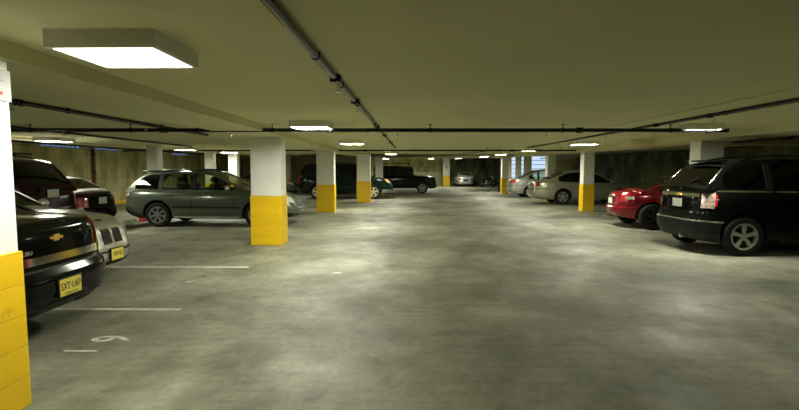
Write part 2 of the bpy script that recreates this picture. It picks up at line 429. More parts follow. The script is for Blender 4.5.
        for x in wheels:
            for sd in (1, -1):
                make_wheel('wheel', s.root, (x - s.L / 2, sd * (s.W / 2 - .115), s.R), sd < 0, s.R, style)
    # greenhouse
    def yb(s, x):
        f = abs((x - s.gm) / s.gl); return s.W / 2 * .895 * (1 - .07 * f ** 3)
    def sy(s, x, z):
        k = max(0, (z - s.gz0) / (s.gz1 - s.gz0)); return s.yb(x) - s.lean * (k * .75 + .25 * k * k)
    def top(s, x, y):
        zr = interp(s.gp, x); ye = s.sy(x, zr); return zr + s.gcr * (1 - min(1, abs(y) / ye) ** 2.4)
    def build_gh(s, gh, windows, side_glass, seat):
        prof = gh['prof']; s.gp = smooth_tab(prof, gh.get('sm', .10)); s.gx0, s.gx1 = prof[0][0], prof[-1][0]
        s.gm = (s.gx0 + s.gx1) / 2; s.gl = (s.gx1 - s.gx0) / 2
        s.gz0 = min(prof[0][1], prof[-1][1]); s.gz1 = max(z for _, z in prof); s.gcr = gh.get('crown', .05)
        def solid(inset, dip):
            bm = bmesh.new(); rows = []; NX = 46
            for i in range(NX + 1):
                x = s.gx0 + inset * 1.2 + (s.gx1 - s.gx0 - 2.4 * inset) * i / NX
                zr = max(interp(s.gp, x) - inset, s.gz0 - .05 + .002 * (inset > 0)); zb = s.gz0 - dip
                base = min(interp(s.belt, x), zr) - dip
                row = []
                for k in range(7):
                    z = base + (zr - base) * k / 6; row.append(Vector((x, s.sy(x, z) - inset, z)))
                ye = s.sy(x, zr) - inset
                for k in range(1, 12):
                    y = ye * (1 - 2 * k / 12); row.append(Vector((x, y, zr + s.gcr * (1 - abs(y / ye) ** 2.4))))
                for k in range(6, -1, -1):
                    z = base + (zr - base) * k / 6; row.append(Vector((x, -(s.sy(x, z) - inset), z)))
                rows.append([bm.verts.new(p - Vector((s.L / 2, 0, 0))) for p in row])
            for a, b in zip(rows, rows[1:]):
                m_ = len(a)
                for k in range(m_): bm.faces.new((a[k], a[(k + 1) % m_], b[(k + 1) % m_], b[k]))
            bm.faces.new(rows[0]); bm.faces.new(rows[-1][::-1])
            return bm
        o = obj('cabin_shell', solid(0, .05), [s.roof, M['trim']], s.root)
        inner = obj('c', solid(.04, .12), [M['trim']], s.root)
        roofz = lambda x: interp(s.gp, x) - gh.get('edge', .07)
        bl = lambda x: interp(s.belt, x) + .025
        sb = bmesh.new(); panes = []
        for (x0, x1) in windows:
            N_ = 14; cols_ = []
            for i in range(N_ + 1):
                x = x0 + (x1 - x0) * i / N_; a, b = bl(x), roofz(x)
                if b - a > .02: cols_.append((x, a, b))
            if len(cols_) < 3: continue
            lo = [(x, a) for x, a, b in cols_]; hi = [(x, b) for x, a, b in cols_][::-1]
            A = [sb.verts.new((x - s.L / 2, -2, z)) for x, z in lo + hi]; B = [sb.verts.new((x - s.L / 2, 2, z)) for x, z in lo + hi]
            k = len(A)
            for i in range(k): sb.faces.new((A[i], A[(i + 1) % k], B[(i + 1) % k], B[i]))
            sb.faces.new(A[::-1]); sb.faces.new(B); panes.append(cols_)
        tb = bmesh.new(); tops = []
        def topwin(xa, xb):
            N_ = 14; xs = [xa + (xb - xa) * i / N_ for i in range(N_ + 1)]
            w_ = [s.sy(x, interp(s.gp, x)) - .075 for x in xs]
            pl = list(zip(xs, w_)) + [(x, -y) for x, y in list(zip(xs, w_))[::-1]]
            A = [tb.verts.new((x - s.L / 2, y, s.gz0 - .0)) for x, y in pl]; B = [tb.verts.new((x - s.L / 2, y, 2.6)) for x, y in pl]
            k = len(A)
            for i in range(k): tb.faces.new((A[i], A[(i + 1) % k], B[(i + 1) % k], B[i]))
            tb.faces.new(A[::-1]); tb.faces.new(B); tops.append((xs, w_))
        topwin(*gh['ws']); topwin(*gh['rw'])
        cuts = [inner]
        if panes: cuts.append(obj('c', sb, [M['trim']], s.root))
        else: sb.free()
        cuts.append(obj('c', tb, [M['trim']], s.root))
        boolean(o, cuts)
        o.data.polygons.foreach_set('use_smooth', [True] * len(o.data.polygons)); o.data.set_sharp_from_angle(angle=math.radians(34))
        s.shell = o
        for cols_ in panes:
            for sd in (1, -1):
                bm = bmesh.new(); g = []
                for x, a, b in cols_:
                    g.append([bm.verts.new((x - s.L / 2, sd * (s.sy(x, a - .01 + (b - a + .02) * k / 4) - .012), a - .01 + (b - a + .02) * k / 4)) for k in range(5)])
                for p, q in zip(g, g[1:]):
                    for k in range(4): bm.faces.new((p[k], q[k], q[k + 1], p[k + 1]))
                obj('side_window', bm, side_glass, s.root, 60)
        for (nm, (xs, w_)) in zip(('windshield', 'rear_window'), tops):
            bm = bmesh.new(); g = []
            for x, y_ in zip(xs, w_):
                row = []
                for k in range(11):
                    y = (y_ + .01) * (1 - 2 * k / 10); sl = (s.top(x + .02, y) - s.top(x - .02, y)) / .04
                    nn = Vector((-sl, 0, 1)).normalized() * -.012
                    row.append(bm.verts.new(Vector((x - s.L / 2, y, s.top(x, y))) + nn))
                g.append(row)
            for p, q in zip(g, g[1:]):
                for k in range(10): bm.faces.new((p[k], q[k], q[k + 1], p[k + 1]))
            obj(nm, bm, s.glass, s.root, 60)
        for (xa, xb), (xc, xd) in zip(windows, windows[1:]):
            for sd in (1, -1):
                bm = bmesh.new(); G = []
                for i in range(5):
                    x = xb - .012 + (xc - xb + .024) * i / 4; a, b = bl(x) - .01, roofz(x) + .01
                    G.append([bm.verts.new((x - s.L / 2, sd * (s.sy(x, a + (b - a) * k / 4) + .004), a + (b - a) * k / 4)) for k in range(5)])
                    G[-1] = [bm.verts.new((v_.co.x, v_.co.y - sd * .03, v_.co.z)) for v_ in G[-1]], G[-1]
                for (pi, po), (qi, qo) in zip(G, G[1:]):
                    for k in range(4):
                        bm.faces.new((po[k], qo[k], qo[k + 1], po[k + 1])); bm.faces.new((pi[k], pi[k + 1], qi[k + 1], qi[k]))
                for (pi, po) in (G[0], G[-1]):
                    for k in range(4): bm.faces.new((pi[k], po[k], po[k + 1], pi[k + 1]))
                obj('window_pillar', bm, M['trim'], s.root, 40)
        # cabin floor at belt height, seats
        bm = bmesh.new(); x0, x1 = s.gx0 + .12, s.gx1 - .12
        zf = interp(s.belt, s.gm) + s.crown + .006
        box(bm, x0 - s.L / 2, x1 - s.L / 2, -s.yb(s.gm) + .06, s.yb(s.gm) - .06, zf - .02, zf)
        obj('cabin_trim', bm, M['interior'], s.root)
        rz = s.gz1
        for fx in gh.get('seats', ()):
            for yy in (-.36, .36):
                bm = bmesh.new(); X = fx - s.L / 2
                box(bm, X - .07, X + .06, yy - .23, yy + .23, zf - .01, zf + (rz - zf) * .28, .03)
                box(bm, X - .09, X + .01, yy - .13, yy + .13, zf + (rz - zf) * .34, zf + (rz - zf) * .66, .03)
                tube(bm, (X - .03, yy - .05, zf), (X - .04, yy - .05, zf + (rz - zf) * .4), .008, 6); tube(bm, (X - .03, yy + .05, zf), (X - .04, yy + .05, zf + (rz - zf) * .4), .008, 6)
                obj('seat', bm, M[seat], s.root, 40)
    # parts on the body skin
    def patch(s, name, t0, t1, v0, v1, m, off=.006, sides=(1, -1), parent=None, nt=None, one=False, slope=0.0):
        out = []
        nt = nt or max(2, int(abs(t1 - t0) * s.L * 22)); nv = 5
        def grid(bm, sd):
            G = []
            for i in range(nt + 1):
                f = i / nt; t = t0 + (t1 - t0) * f
                G.append([bm.verts.new(s.pt(t, v0 + slope * f + (v1 - v0) * k / nv, sd, off)) for k in range(nv + 1)])
            for a, b in zip(G, G[1:]):
                for k in range(nv): bm.faces.new((a[k], b[k], b[k + 1], a[k + 1]))
            # skirt
            bd = [e for e in bm.edges if e.is_boundary]
            return G
        def skirt(bm, G, sd):
            ti = [t0 + (t1 - t0) * i / nt for i in range(nt + 1)]
            loop = [(i, 0) for i in range(nt + 1)] + [(nt, k) for k in range(1, nv + 1)] + [(i, nv) for i in range(nt - 1, -1, -1)] + [(0, k) for k in range(nv - 1, 0, -1)]
            low = {}
            for (i, k) in loop:
                f = i / nt; low[(i, k)] = bm.verts.new(s.pt(ti[i], v0 + slope * f + (v1 - v0) * k / nv, sd, -.012))
            for a, b in zip(loop, loop[1:] + loop[:1]):
                bm.faces.new((G[a[0]][a[1]], G[b[0]][b[1]], low[b], low[a]))
        if one:
            bm = bmesh.new()
            for sd in (1, -1):
                G = grid(bm, sd); skirt(bm, G, sd)
            bmesh.ops.remove_doubles(bm, verts=bm.verts, dist=.0005)
            return [obj(name, bm, m, parent or s.root, 40)]
        for sd in sides:
            bm = bmesh.new(); G = grid(bm, sd); skirt(bm, G, sd)
            out.append(obj(name, bm, m, parent or s.root, 40))
        return out
    def seams(s, xs, v0=.12, v1=.97):
        for x in xs: s.patch('door_seam', s.tx(x - .006), s.tx(x + .006), v0, v1, M['trim'], .0015, nt=1)
    def handles(s, xs, v, m):
        for x in xs:
            for sd in (1, -1):
                p = s.pt(s.tx(x), v, sd); bm = bmesh.new(); box(bm, p.x - .09, p.x + .09, p.y - .02, p.y + .035 if sd > 0 else p.y + .02, p.z - .014, p.z + .014, .006)
                if sd < 0:
                    bm.free(); bm = bmesh.new(); box(bm, p.x - .09, p.x + .09, p.y - .035, p.y + .02, p.z - .014, p.z + .014, .006)
                obj('door_handle', bm, m, s.root)
    def mirrors(s, x, m=None, z=None):
        for sd in (1, -1):
            zz = z or interp(s.belt, x) + .09; y = s.sy(x, zz); bm = bmesh.new()
            r = bmesh.ops.create_icosphere(bm, subdivisions=3, radius=1)
            for v_ in bm.verts:
                c = v_.co; v_.co = Vector((x - s.L / 2 + (c.x * .07 if c.x > 0 else c.x * .035), sd * (y + .13) + c.y * .11, zz + c.z * .075))
            tube(bm, (x - s.L / 2, sd * (y - .02), zz - .05), (x - s.L / 2, sd * (y + .08), zz - .02), .02, 8)
            mo = obj('mirror', bm, m or s.pm, s.root, 50)
    def plate(s, z, txt, m, front=False, small=None, x_off=.02, text=True, wd=.305):
        v = s.vz(z, s.L - .02 if front else .02); p = s.raw(1 if front else 0, v)
        x = p.x + (x_off if front else -x_off); bm = bmesh.new()
        box(bm, x - .006, x + .006, -wd / 2, wd / 2, z - .078, z + .078); pl = obj('number_plate', bm, m, s.root)
        bm = bmesh.new(); e = (-.004 if front else .004)
        box(bm, x - .008 + e, x + .008 + e, -wd / 2 - .012, wd / 2 + .012, z - .09, z + .09); obj('plate_holder', bm, M['trim'], s.root)
        if text:
            X = (0, 1, 0) if front else (0, -1, 0); Z = (1, 0, 0) if front else (-1, 0, 0)
            text_mesh(txt, .105 * wd / .305, frame_mtx(X, (0, 0, 1), Z, (x + (.0065 if front else -.0065), 0, z + .005)), M['ink'], pl, 'lettering', .001, .72, .001)
            if small: text_mesh(small, .026, frame_mtx(X, (0, 0, 1), Z, (x + (.0065 if front else -.0065), 0, z - .062)), M['ink'], pl, 'small_lettering', .001, .9)
        return pl
    def rails(s, xa, xb, m, h=.055):
        for sd in (1, -1):
            bm = bmesh.new(); pts = []
            for i in range(13):
                f = i / 12; x = xa + (xb - xa) * f; zr = interp(s.gp, x); y = s.sy(x, zr) - .09
                pts.append(Vector((x - s.L / 2, sd * y, s.top(x, y) + h * min(1, 4 * f, 4 * (1 - f)) - .004)))
            for a, b in zip(pts, pts[1:]): tube(bm, a, b, .016, 8)
            for f in (0.25, .75):
                p = pts[int(f * 12)]; tube(bm, p - Vector((0, 0, h + .02)), p, .018, 8)
            obj('roof_rail', bm, m, s.root, 50)
        return
    def box(s, name, x0, x1, y0, y1, z0, z1, m, bevel=.0, parent=None):
        bm = bmesh.new(); box(bm, x0 - s.L / 2, x1 - s.L / 2, y0, y1, z0, z1, bevel); return obj(name, bm, m, parent or s.root, 40)

def wbelt(L, rear, belt_r, belt_f, cowl, hood, nose, xc, deck=None):
    """top-of-body profile from rear to front"""
    return [(0, rear)] + ([] if not deck else deck) + [(L * .35, belt_r), (xc, belt_f), (xc + .05, cowl), (L - .55, hood), (L - .15, nose), (L, nose - .1)]

# ================================================================== THE SETTING
XL, XR, YB, YF = -13.3, 12.3, 48.6, -7.0
XS = -9.4                                    # edge of the low slab on the left
def cz(y): return 2.35 if y < 14 else 2.35 + (y - 14) * 0.0127
def slab(name, x0, x1, ys, zb, zt, m):
    bm = bmesh.new(); rows = []
    for y in ys: rows.append([bm.verts.new((x, y, f(y))) for x, f in ((x0, zb), (x1, zb), (x1, zt), (x0, zt))])
    for a, b in zip(rows, rows[1:]):
        for k in range(4): bm.faces.new((a[k], a[(k + 1) % 4], b[(k + 1) % 4], b[k]))
    bm.faces.new(rows[0]); bm.faces.new(rows[-1][::-1])
    return obj(name, bm, m)
struct(bxo('floor', (XL - .3, XR + .3, YF - .3, YB + .3, -.25, 0), M['floor']))
struct(slab('ceiling', XS, XR + .3, (YF - .3, 14, YB + .3), cz, lambda y: cz(y) + .5, M['ceiling']))
struct(slab('ceiling', XL - .3, XS, (YF - .3, 14, YB + .3), lambda y: cz(y) + .45, lambda y: cz(y) + .9, M['ceiling']))
struct(bxo('wall_left', (XL - .3, XL, YF, YB, 0, 3.3), M['wall']))
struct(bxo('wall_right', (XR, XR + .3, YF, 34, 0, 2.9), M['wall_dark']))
struct(bxo('wall_back', (XL, XR, YB, YB + .3, 0, 3.4), M['wall']))
struct(bxo('wall_front', (XL, XR, YF - .3, YF, 0, 3.2), M['wall']))
struct(bxo('wall_left_end', (XL, -3.6, 38, 38.25, 0, 3.3), M['wall_block']))
struct(bxo('wall_left_return', (-3.85, -3.6, 38.25, YB, 0, 3.2), M['wall_block']))
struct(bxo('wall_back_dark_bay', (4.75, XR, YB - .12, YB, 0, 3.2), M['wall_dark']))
struct(bxo('wall_back_plinth', (-3.6, 3.8, YB - .1, YB, 0, 1.35), M['wall_block']))
# window wall closing the right bay
wx = [6.95, 7.78, 8.15, 8.50, 8.75, 9.25, 10.35, XR]
for a, b in ((0, 1), (2, 3), (4, 5), (6, 7)):
    struct(bxo('wall_right_end', (wx[a], wx[b], 34, 34.25, 0, cz(34) + .02), M['beam']))
for i, (a, b) in enumerate(((1, 2), (3, 4), (5, 6))):
    struct(bxo('wall_right_end_sill', (wx[a], wx[b], 34, 34.25, 0, .75), M['beam']))
    wd = empty('window_%d' % (i + 1), ((wx[a] + wx[b]) / 2, 34.1, .75)); struct(wd)
    hw = (wx[b] - wx[a]) / 2; ht = cz(34) - .75
    bxo('pane', (-hw, hw, .06, .08, 0, ht), M['sky'], wd)
    bm = bmesh.new()
    for x in (-hw, hw - .04): box(bm, x, x + .04, -.06, .0, 0, ht)
    for k in range(7): z = ht * k / 6.0; box(bm, -hw, hw, -.05, .0, max(0, z - .03), z + .01)
    obj('louvre_frame', bm, M['frame'], wd)
# clerestory grilles on the left wall
for i, (y0, y1) in enumerate(((16.8, 18.9), (19.8, 21.4), (26.4, 28.2))):
    wd = empty('window_%d' % (i + 4), (XL, (y0 + y1) / 2, 2.46)); struct(wd); hh = (y1 - y0) / 2
    bxo('pane', (.005, .02, -hh, hh, 0, .13), M['sky_dim'], wd)
    bm = bmesh.new()
    for k in range(9): y = -hh + 2 * hh * k / 8; box(bm, .02, .05, y - .03, y + .03, -.02, .15)
    box(bm, .02, .05, -hh, hh, -.03, 0); box(bm, .02, .05, -hh, hh, .06, .075); box(bm, .02, .05, -hh, hh, .13, .16)
    obj('grille', bm, M['frame'], wd)
d = empty('door_1', (-8.45, 38, 0)); struct(d)
bxo('door_leaf', (-.45, .45, -.05, 0, 0, 2.05), M['door'], d)
bm = bmesh.new(); box(bm, -.53, -.45, -.08, 0, 0, 2.12); box(bm, .45, .53, -.08, 0, 0, 2.12); box(bm, -.53, .53, -.08, 0, 2.05, 2.13); obj('door_frame', bm, M['beam'], d)
bm = bmesh.new(); tube(bm, (.36, -.1, 1.0), (.26, -.1, 1.0), .012); tube(bm, (.36, -.1, 1.0), (.36, -.05, 1.0), .01); obj('door_handle', bm, M['chrome'], d)
# beams over the column rows
struct(slab('trim_1', -3.32, -2.46, (YF, 14, 38), lambda y: cz(y) - .115, lambda y: cz(y) + .02, M['beam']))
struct(slab('trim_2', 6.35, 7.35, (YF, 14, 34), lambda y: cz(y) - .145, lambda y: cz(y) + .02, M['beam']))
struct(bxo('trim_3', (5.75, XR, 11.9, 12.5, 2.2, 2.37), M['beam']))
struct(slab('trim_4', XS, XS + .25, (YF, 14, 38), lambda y: cz(y) - .06, lambda y: cz(y) + .46, M['beam']))
struct(bxo('trim_5', (-3.3, 7.0, 34.2, 34.8, cz(34) - .12, cz(34) + .03), M['beam']))
# yellow and black kerb at the foot of the left wall
bm = bmesh.new(); box(bm, XL, XL + .14, 14, 37.9, 0, .15, .02)
kerb = obj('trim_6', bm, M['yellow']); struct(kerb)

# ------------------------------------------------------------------ columns
def column(x0, x1, y0, y1, label, yel=True, ztop=None, sleeve=.014):
    cx, cy = (x0 + x1) / 2, (y0 + y1) / 2; hx, hy = (x1 - x0) / 2, (y1 - y0) / 2
    t = empty('concrete_column', (cx, cy, 0)); tag(t, label, 'column', 'columns of the garage')
    zt = ztop or cz(cy) - .12
    bxo('shaft', (-hx, hx, -hy, hy, 0, zt), M['column'], t, .012)
    if yel:
        bm = bmesh.new(); box(bm, -hx - sleeve, hx + sleeve, -hy - sleeve, hy + sleeve, .001, 1.03, .006)
        obj('yellow_base', bm, M['yellow'], t)['label'] = 'safety yellow painted block base'
    return t
c1 = column(-3.21, -2.495, 2.32, 2.94, 'nearest column, cut by the left edge of the photo, white over yellow blocks', ztop=2.235)
c2 = column(-3.18, -2.55, 9.54, 9.96, 'wide white column with yellow base in front of the grey green wagon', ztop=2.235)
column(-3.24, -2.60, 17.05, 17.45, 'white column with yellow base in front of the long dark SUV, second beyond the nearest')
column(-2.33, -1.68, 22.65, 23.05, 'brightly lit white and yellow column at the nose of the long dark SUV')
column(-1.78, -1.33, 28.3, 28.7, 'pale column just behind the tail of the boxy green off-roader')
column(3.88, 4.5, 46.4, 46.9, 'small far column with yellow base left of the little silver hatchback', ztop=cz(46.6))
column(6.60, 7.12, 10.45, 10.85, 'white column standing behind the black SUV on the right')
column(6.76, 7.16, 17.58, 17.95, 'white and yellow column in front of the champagne sedan')
column(7.32, 7.74, 23.85, 24.25, 'white column between the champagne sedan and the silver sedan')
column(6.53, 6.93, 31.1, 31.5, 'far right column with yellow base behind the silver sedan tail')
column(-8.37, -8.02, 15.0, 15.35, 'pale column behind the rear window of the wagon', ztop=cz(15))
column(-8.36, -8.02, 19.35, 19.7, 'pale column behind the middle of the wagon roof', ztop=cz(19))
column(-8.42, -8.02, 22.1, 22.5, 'pale column behind the wagon windshield', ztop=cz(22))
column(-8.4, -8.0, 32.3, 32.7, 'far thin column behind the parked grey sedan', ztop=cz(32))
# notice on the nearest column
sg = empty('column_notice', (-2.495, 2.80, 1.98)); tag(sg, 'small grey notice high on the nearest white column', 'sign')
bxo('notice_board', (0, .012, -.2, .14, 0, .19), M['sign'], sg)
bm = bmesh.new(); box(bm, .0125, .014, -.2, -.045, .01, .18)
obj('dark_panel', bm, M['trim'], sg)
bm = bmesh.new()
for z, a, b in ((.14, 0, .07), (.12, .02, .09), (.1, .0, .06)): box(bm, .0125, .0135, a, b, z, z + .008)
obj('worn_print', bm, M['frame'], sg)
bxo('red_mark', (.0125, .0135, .05, .075, .035, .055), M['red_paint'], sg)
# mark plate on the far column
s2 = bxo('column_notice', (4.12, 4.26, 46.37, 46.4, 1.75, 2.0), M['frame']); tag(s2, 'tiny dark notice on the far yellow based column', 'sign')

# ------------------------------------------------------------------ lamps
def lamp(x, y, label, wd=.64, dp=.56, power=1.0):
    z = cz(y); t = empty('ceiling_light', (x, y, z)); tag(t, label, 'ceiling light', 'square fluorescent ceiling lights')
    bm = bmesh.new(); hx, hy = wd / 2, dp / 2
    box(bm, -hx, hx, -hy, -hy + .03, -.10, 0); box(bm, -hx, hx, hy - .03, hy, -.10, 0)
    box(bm, -hx, -hx + .03, -hy + .03, hy - .03, -.10, 0); box(bm, hx - .03, hx, -hy + .03, hy - .03, -.10, 0)
    box(bm, -hx + .03, hx - .03, -hy + .03, hy - .03, -.02, 0)
    obj('housing', bm, M['housing'], t)
    bxo('diffuser', (-hx + .031, hx - .031, -hy + .031, hy - .031, -.076, -.06), M['diffuser'], t)['label'] = 'glowing white diffuser'
    ld = bpy.data.lights.new('lamp_light', 'AREA'); ld.shape = 'RECTANGLE'; ld.size = wd - .08; ld.size_y = dp - .08; ld.energy = LAMP_W * power
    ld.color = LAMP_COL; ld.spread = math.radians(LAMP_SPREAD)
    lo = bpy.data.objects.new('lamp_light', ld); col.objects.link(lo); lo.parent = t; lo.location = (0, 0, -.078)
    return t
for x, y, l in ((-1.735, 2.95, 'large square ceiling light nearest the camera, upper left'),
                (-1.54, 7.75, 'ceiling light just left of the centre pipe near the crossing pipe'),
                (-1.40, 12.4, 'ceiling light in front of the third white column'),
                (-1.33, 18.0, 'ceiling light above the brightly lit column'),
                (-.70, 24.2, 'ceiling light above the boxy green off-roader'),
                (5.14, 8.3, 'ceiling light over the black SUV on the right'),
                (4.90, 12.8, 'ceiling light left of the yellow column on the right'),
                (4.90, 18.2, 'ceiling light above the champagne sedan tail'),
                (5.20, 25.2, 'ceiling light above the silver sedan tail'),
                (5.50, 32.2, 'ceiling light right of the little silver hatchback'),
                (4.85, 41.8, 'far ceiling light above the little silver hatchback'),
                (2.40, 41.8, 'far ceiling light left of the far column'),
                (-8.55, 11.3, 'ceiling light over the maroon SUV on the left'),
                (-7.95, 16.8, 'ceiling light above the wagon rear between pale columns'),
                (-7.90, 20.9, 'ceiling light seen above the wagon front door'),
                (-1.75, 43.0, 'far ceiling light behind the boxy green off-roader'),
                (5.1, 3.3, 'added ceiling light beside the camera on the right, out of view'),  # unseen lamp, added to brighten the near right ceiling
                (-8.3, 5.8, 'added ceiling light over the left bay, out of view'),  # added out of view to light the left wall and maroon SUV
                (-7.9, 26.3, 'added ceiling light hidden behind the wide white column')):  # concealed extra lamp, added to brighten the left bay further back
    lamp(x, y, l, power=.35 if y < 5 else 1.0)      # lamps nearest the camera dimmed so the near column and floor stay darker

# ------------------------------------------------------------------ sprinkler pipes
def pipe(a, b, r, label, group=None, couplings=(), hangers=(), heads=(), m='pipe'):
    a, b = Vector(a), Vector(b); d = (b - a).normalized(); mid = a
    t = empty('sprinkler_pipe', mid); tag(t, label, 'pipe', 'sprinkler pipes')
    bm = bmesh.new(); tube(bm, a - mid, b - mid, r, 14); obj('pipe_run', bm, M[m], t, 40)
    L = (b - a).length
    for f in couplings:
        p = (a.lerp(b, f)) - mid; bm = bmesh.new(); tube(bm, p - d * .05, p + d * .05, r * 1.45, 14)
        bolt = Vector((-d.y, d.x, 0)); tube(bm, p + bolt * (r * 1.3) - Vector((0, 0, .03)), p + bolt * (r * 1.3) + Vector((0, 0, .03)), .014, 8)
        tube(bm, p - bolt * (r * 1.3) - Vector((0, 0, .03)), p - bolt * (r * 1.3) + Vector((0, 0, .03)), .014, 8)
        obj('coupling', bm, M[m], t, 40)
    for f in hangers:
        p = (a.lerp(b, f)) - mid; q_ = a.lerp(b, f); top_z = cz(q_.y) + (.45 if q_.x < XS else 0) + .01 - mid.z; bm = bmesh.new()
        tube(bm, p - d * .015, p + d * .015, r * 1.25, 14); tube(bm, p + Vector((0, 0, r)), Vector((p.x, p.y, top_z)), .008, 8)
        tube(bm, Vector((p.x, p.y, top_z - .02)), Vector((p.x, p.y, top_z)), .03, 10)
        obj('hanger', bm, M[m], t, 40)
    for f in heads:
        p = (a.lerp(b, f)) - mid; bm = bmesh.new()
        tube(bm, p - Vector((0, 0, r + .035)), p, .016, 8); tube(bm, p - Vector((0, 0, r + .06)), p - Vector((0, 0, r + .035)), .009, 8)
        tube(bm, p - Vector((0, 0, r + .066)), p - Vector((0, 0, r + .058)), .028, 12)
        obj('sprinkler_head', bm, M['chrome'], t, 40)
    return t
pipe((-.65, .9, 2.32), (-.315, 16.2, 2.345), .027, 'long dark pipe running away down the middle of the ceiling', couplings=(.20, .285, .48, .62, .8), hangers=(.15, .22, .3, .45, .6, .75, .9), heads=(.21, .3, .5, .7, .9))
pipe((-8.8, 8.0, 2.25), (5.65, 8.22, 2.25), .034, 'near dark pipe crossing the whole ceiling from left to right', couplings=(.13, .32, .52, .82, .975), hangers=(.16, .28, .36, .45, .64, .80, .93), heads=(.2, .4, .6, .78))
pipe((4.36, .8, 2.32), (4.26, 16.2, 2.34), .028, 'dark pipe along the right ceiling ending above the aisle', couplings=(.38, .47), hangers=(.2, .36, .55, .75, .95), heads=(.375, .6, .8, .98))
pipe((3.80, .8, 2.342), (3.74, 9.0, 2.342), .006, 'thin conduit fixed to the ceiling beside the right pipe', m='beam')
pipe((-4.45, .8, 2.315), (-4.28, 10.1, 2.32), .028, 'dark pipe running away over the black sedan on the left', couplings=(.48, .8), hangers=(.3, .56, .85), heads=(.47, .75))
pipe((-6.98, 5, 2.32), (-6.9, 15.0, 2.325), .024, 'thinner dark pipe running away over the maroon SUV', couplings=(.45,), hangers=(.18, .6, .9), heads=(.5, .8))
pipe((-12.6, 14.6, 2.5), (-12.6, 32, 2.6), .05, 'thick dark pipe high along the left wall', couplings=(.3, .6), hangers=(.05, .25, .5, .75, .95))
pipe((-11.6, 14.0, 2.42), (-11.6, 30, 2.50), .04, 'dark pipe under the raised slab on the left', couplings=(.2, .5), hangers=(.05, .25, .5, .75, .95))
pipe((-10.5, 17.3, 2.29), (7.6, 17.3, 2.29), .03, 'second dark pipe crossing the ceiling further back', couplings=(.2, .5, .8), hangers=(.15, .3, .45, .6, .75, .9), heads=(.35, .55, .7))
pipe((-6.0, 27.0, 2.44), (6.3, 27.0, 2.44), .03, 'third pipe crossing the ceiling, far back', couplings=(.3, .6), hangers=(.2, .5, .8))
pipe((3.6, 17.6, 2.34), (3.0, 26.6, 2.46), .018, 'short thin branch pipe over the far right of the aisle', hangers=(.2, .6), heads=(.5, .95))
pipe((7.55, 3, 2.27), (7.5, 11.8, 2.27), .045, 'thick dark pipe along the ceiling beyond the right beam', couplings=(.5, .8), hangers=(.4, .7))
pipe((8.3, 3, 2.25), (8.25, 11.8, 2.25), .028, 'thin dark pipe over the right parking bay', hangers=(.5, .8))
pipe((9.6, 12.6, 2.2), (9.6, 33, 2.4), .035, 'dark pipe over the bay behind the red sedan', couplings=(.3,), hangers=(.1, .35, .6, .9))
# wall pipe on the left
t = empty('downpipe', (XL + .1, 17.2, 0)); tag(t, 'rust red vertical pipe on the left concrete wall', 'pipe')
bm = bmesh.new(); tube(bm, (0, 19.6 - 17.2, 0), (0, 19.6 - 17.2, 2.45), .07, 12); obj('pipe_run', bm, M['pipe_red'], t, 40)
bm = bmesh.new()
for z in (.6, 1.5, 2.2): tube(bm, (0, 2.4, z), (0, 2.4, z + .04), .085, 12)
obj('bracket', bm, M['pipe'], t, 40)
t = empty('downpipe', (6.62, 34 - .1, 0)); t.location = (6.9, 33.9, 0); tag(t, 'dark vertical pipe at the end of the right bay wall', 'pipe')
bm = bmesh.new(); tube(bm, (0, 0, 0), (0, 0, cz(34) - .15), .06, 12); obj('pipe_run', bm, M['pipe'], t, 40)

# ------------------------------------------------------------------ paint on the floor
def stripe(x0, x1, y, label, wd=.09, m='line'):
    bm = bmesh.new(); n = 40; rnd = random.Random(int(y * 100)); a = []; b = []
    for i in range(n + 1):
        x = x0 + (x1 - x0) * i / n; a.append(bm.verts.new((x, y - wd / 2 + rnd.uniform(-.008, .008), .002))); b.append(bm.verts.new((x, y + wd / 2 + rnd.uniform(-.008, .008), .002)))
    for i in range(n): bm.faces.new((a[i], a[i + 1], b[i + 1], b[i]))
    tag(obj('parking_line', bm, M[m], None), label, 'parking line', 'white bay lines')
stripe(-7.5, -2.5, 5.05, 'white bay line on the floor beside the black sedan', .075)
stripe(-8.0, -2.5, 7.32, 'white bay line on the floor beside the silver sedan with kidney grille')
stripe(-8.0, -2.6, 9.9, 'faint white bay line at the foot of the wide white column', m='line_faint')
stripe(-8.0, -3.2, 12.4, 'faint white bay line in the shade beside the wagon', m='line_faint')
stripe(7.0, 12, 14.3, 'white bay line between the red sedan and the column behind', m='line')
stripe(6.9, 12, 19.9, 'white bay line beside the champagne sedan', m='line')
t = text_mesh('1', .42, frame_mtx((0, 1, 0), (-1, 0, 0), (0, 0, 1), (-2.77, 3.85, .002)), M['line'], None, 'painted_bay_digit', .0005, .8)
tag(t, 'worn white digit 1 painted on the floor by the black sedan', 'floor number', 'painted bay number')
t = text_mesh('9', .50, frame_mtx((0, 1, 0), (-1, 0, 0), (0, 0, 1), (-2.68, 4.14, .002)), M['line'], None, 'painted_bay_digit', .0005, .68, .006)
tag(t, 'white digit 9 painted on the floor by the black sedan', 'floor number', 'painted bay number')
def dab(name, x, y, a, b, ang, label, m='line'):
    bm = bmesh.new(); rnd = random.Random(int(x * 31 + y * 77)); vs = []
    for k in range(14):
        th = 2 * PI * k / 14; r = 1 + rnd.uniform(-.25, .2); u, v = a * math.copysign(abs(math.cos(th)) ** .5, math.cos(th)) * r, b * math.copysign(abs(math.sin(th)) ** .5, math.sin(th)) * r
        vs.append(bm.verts.new((x + u * math.cos(ang) - v * math.sin(ang), y + u * math.sin(ang) + v * math.cos(ang), .002)))
    bm.faces.new(vs); tag(obj(name, bm, M[m]), label, 'paint mark')
dab('paint_mark', -1.02, 6.92, .075, .045, 0, 'small white paint dab alone on the aisle floor')
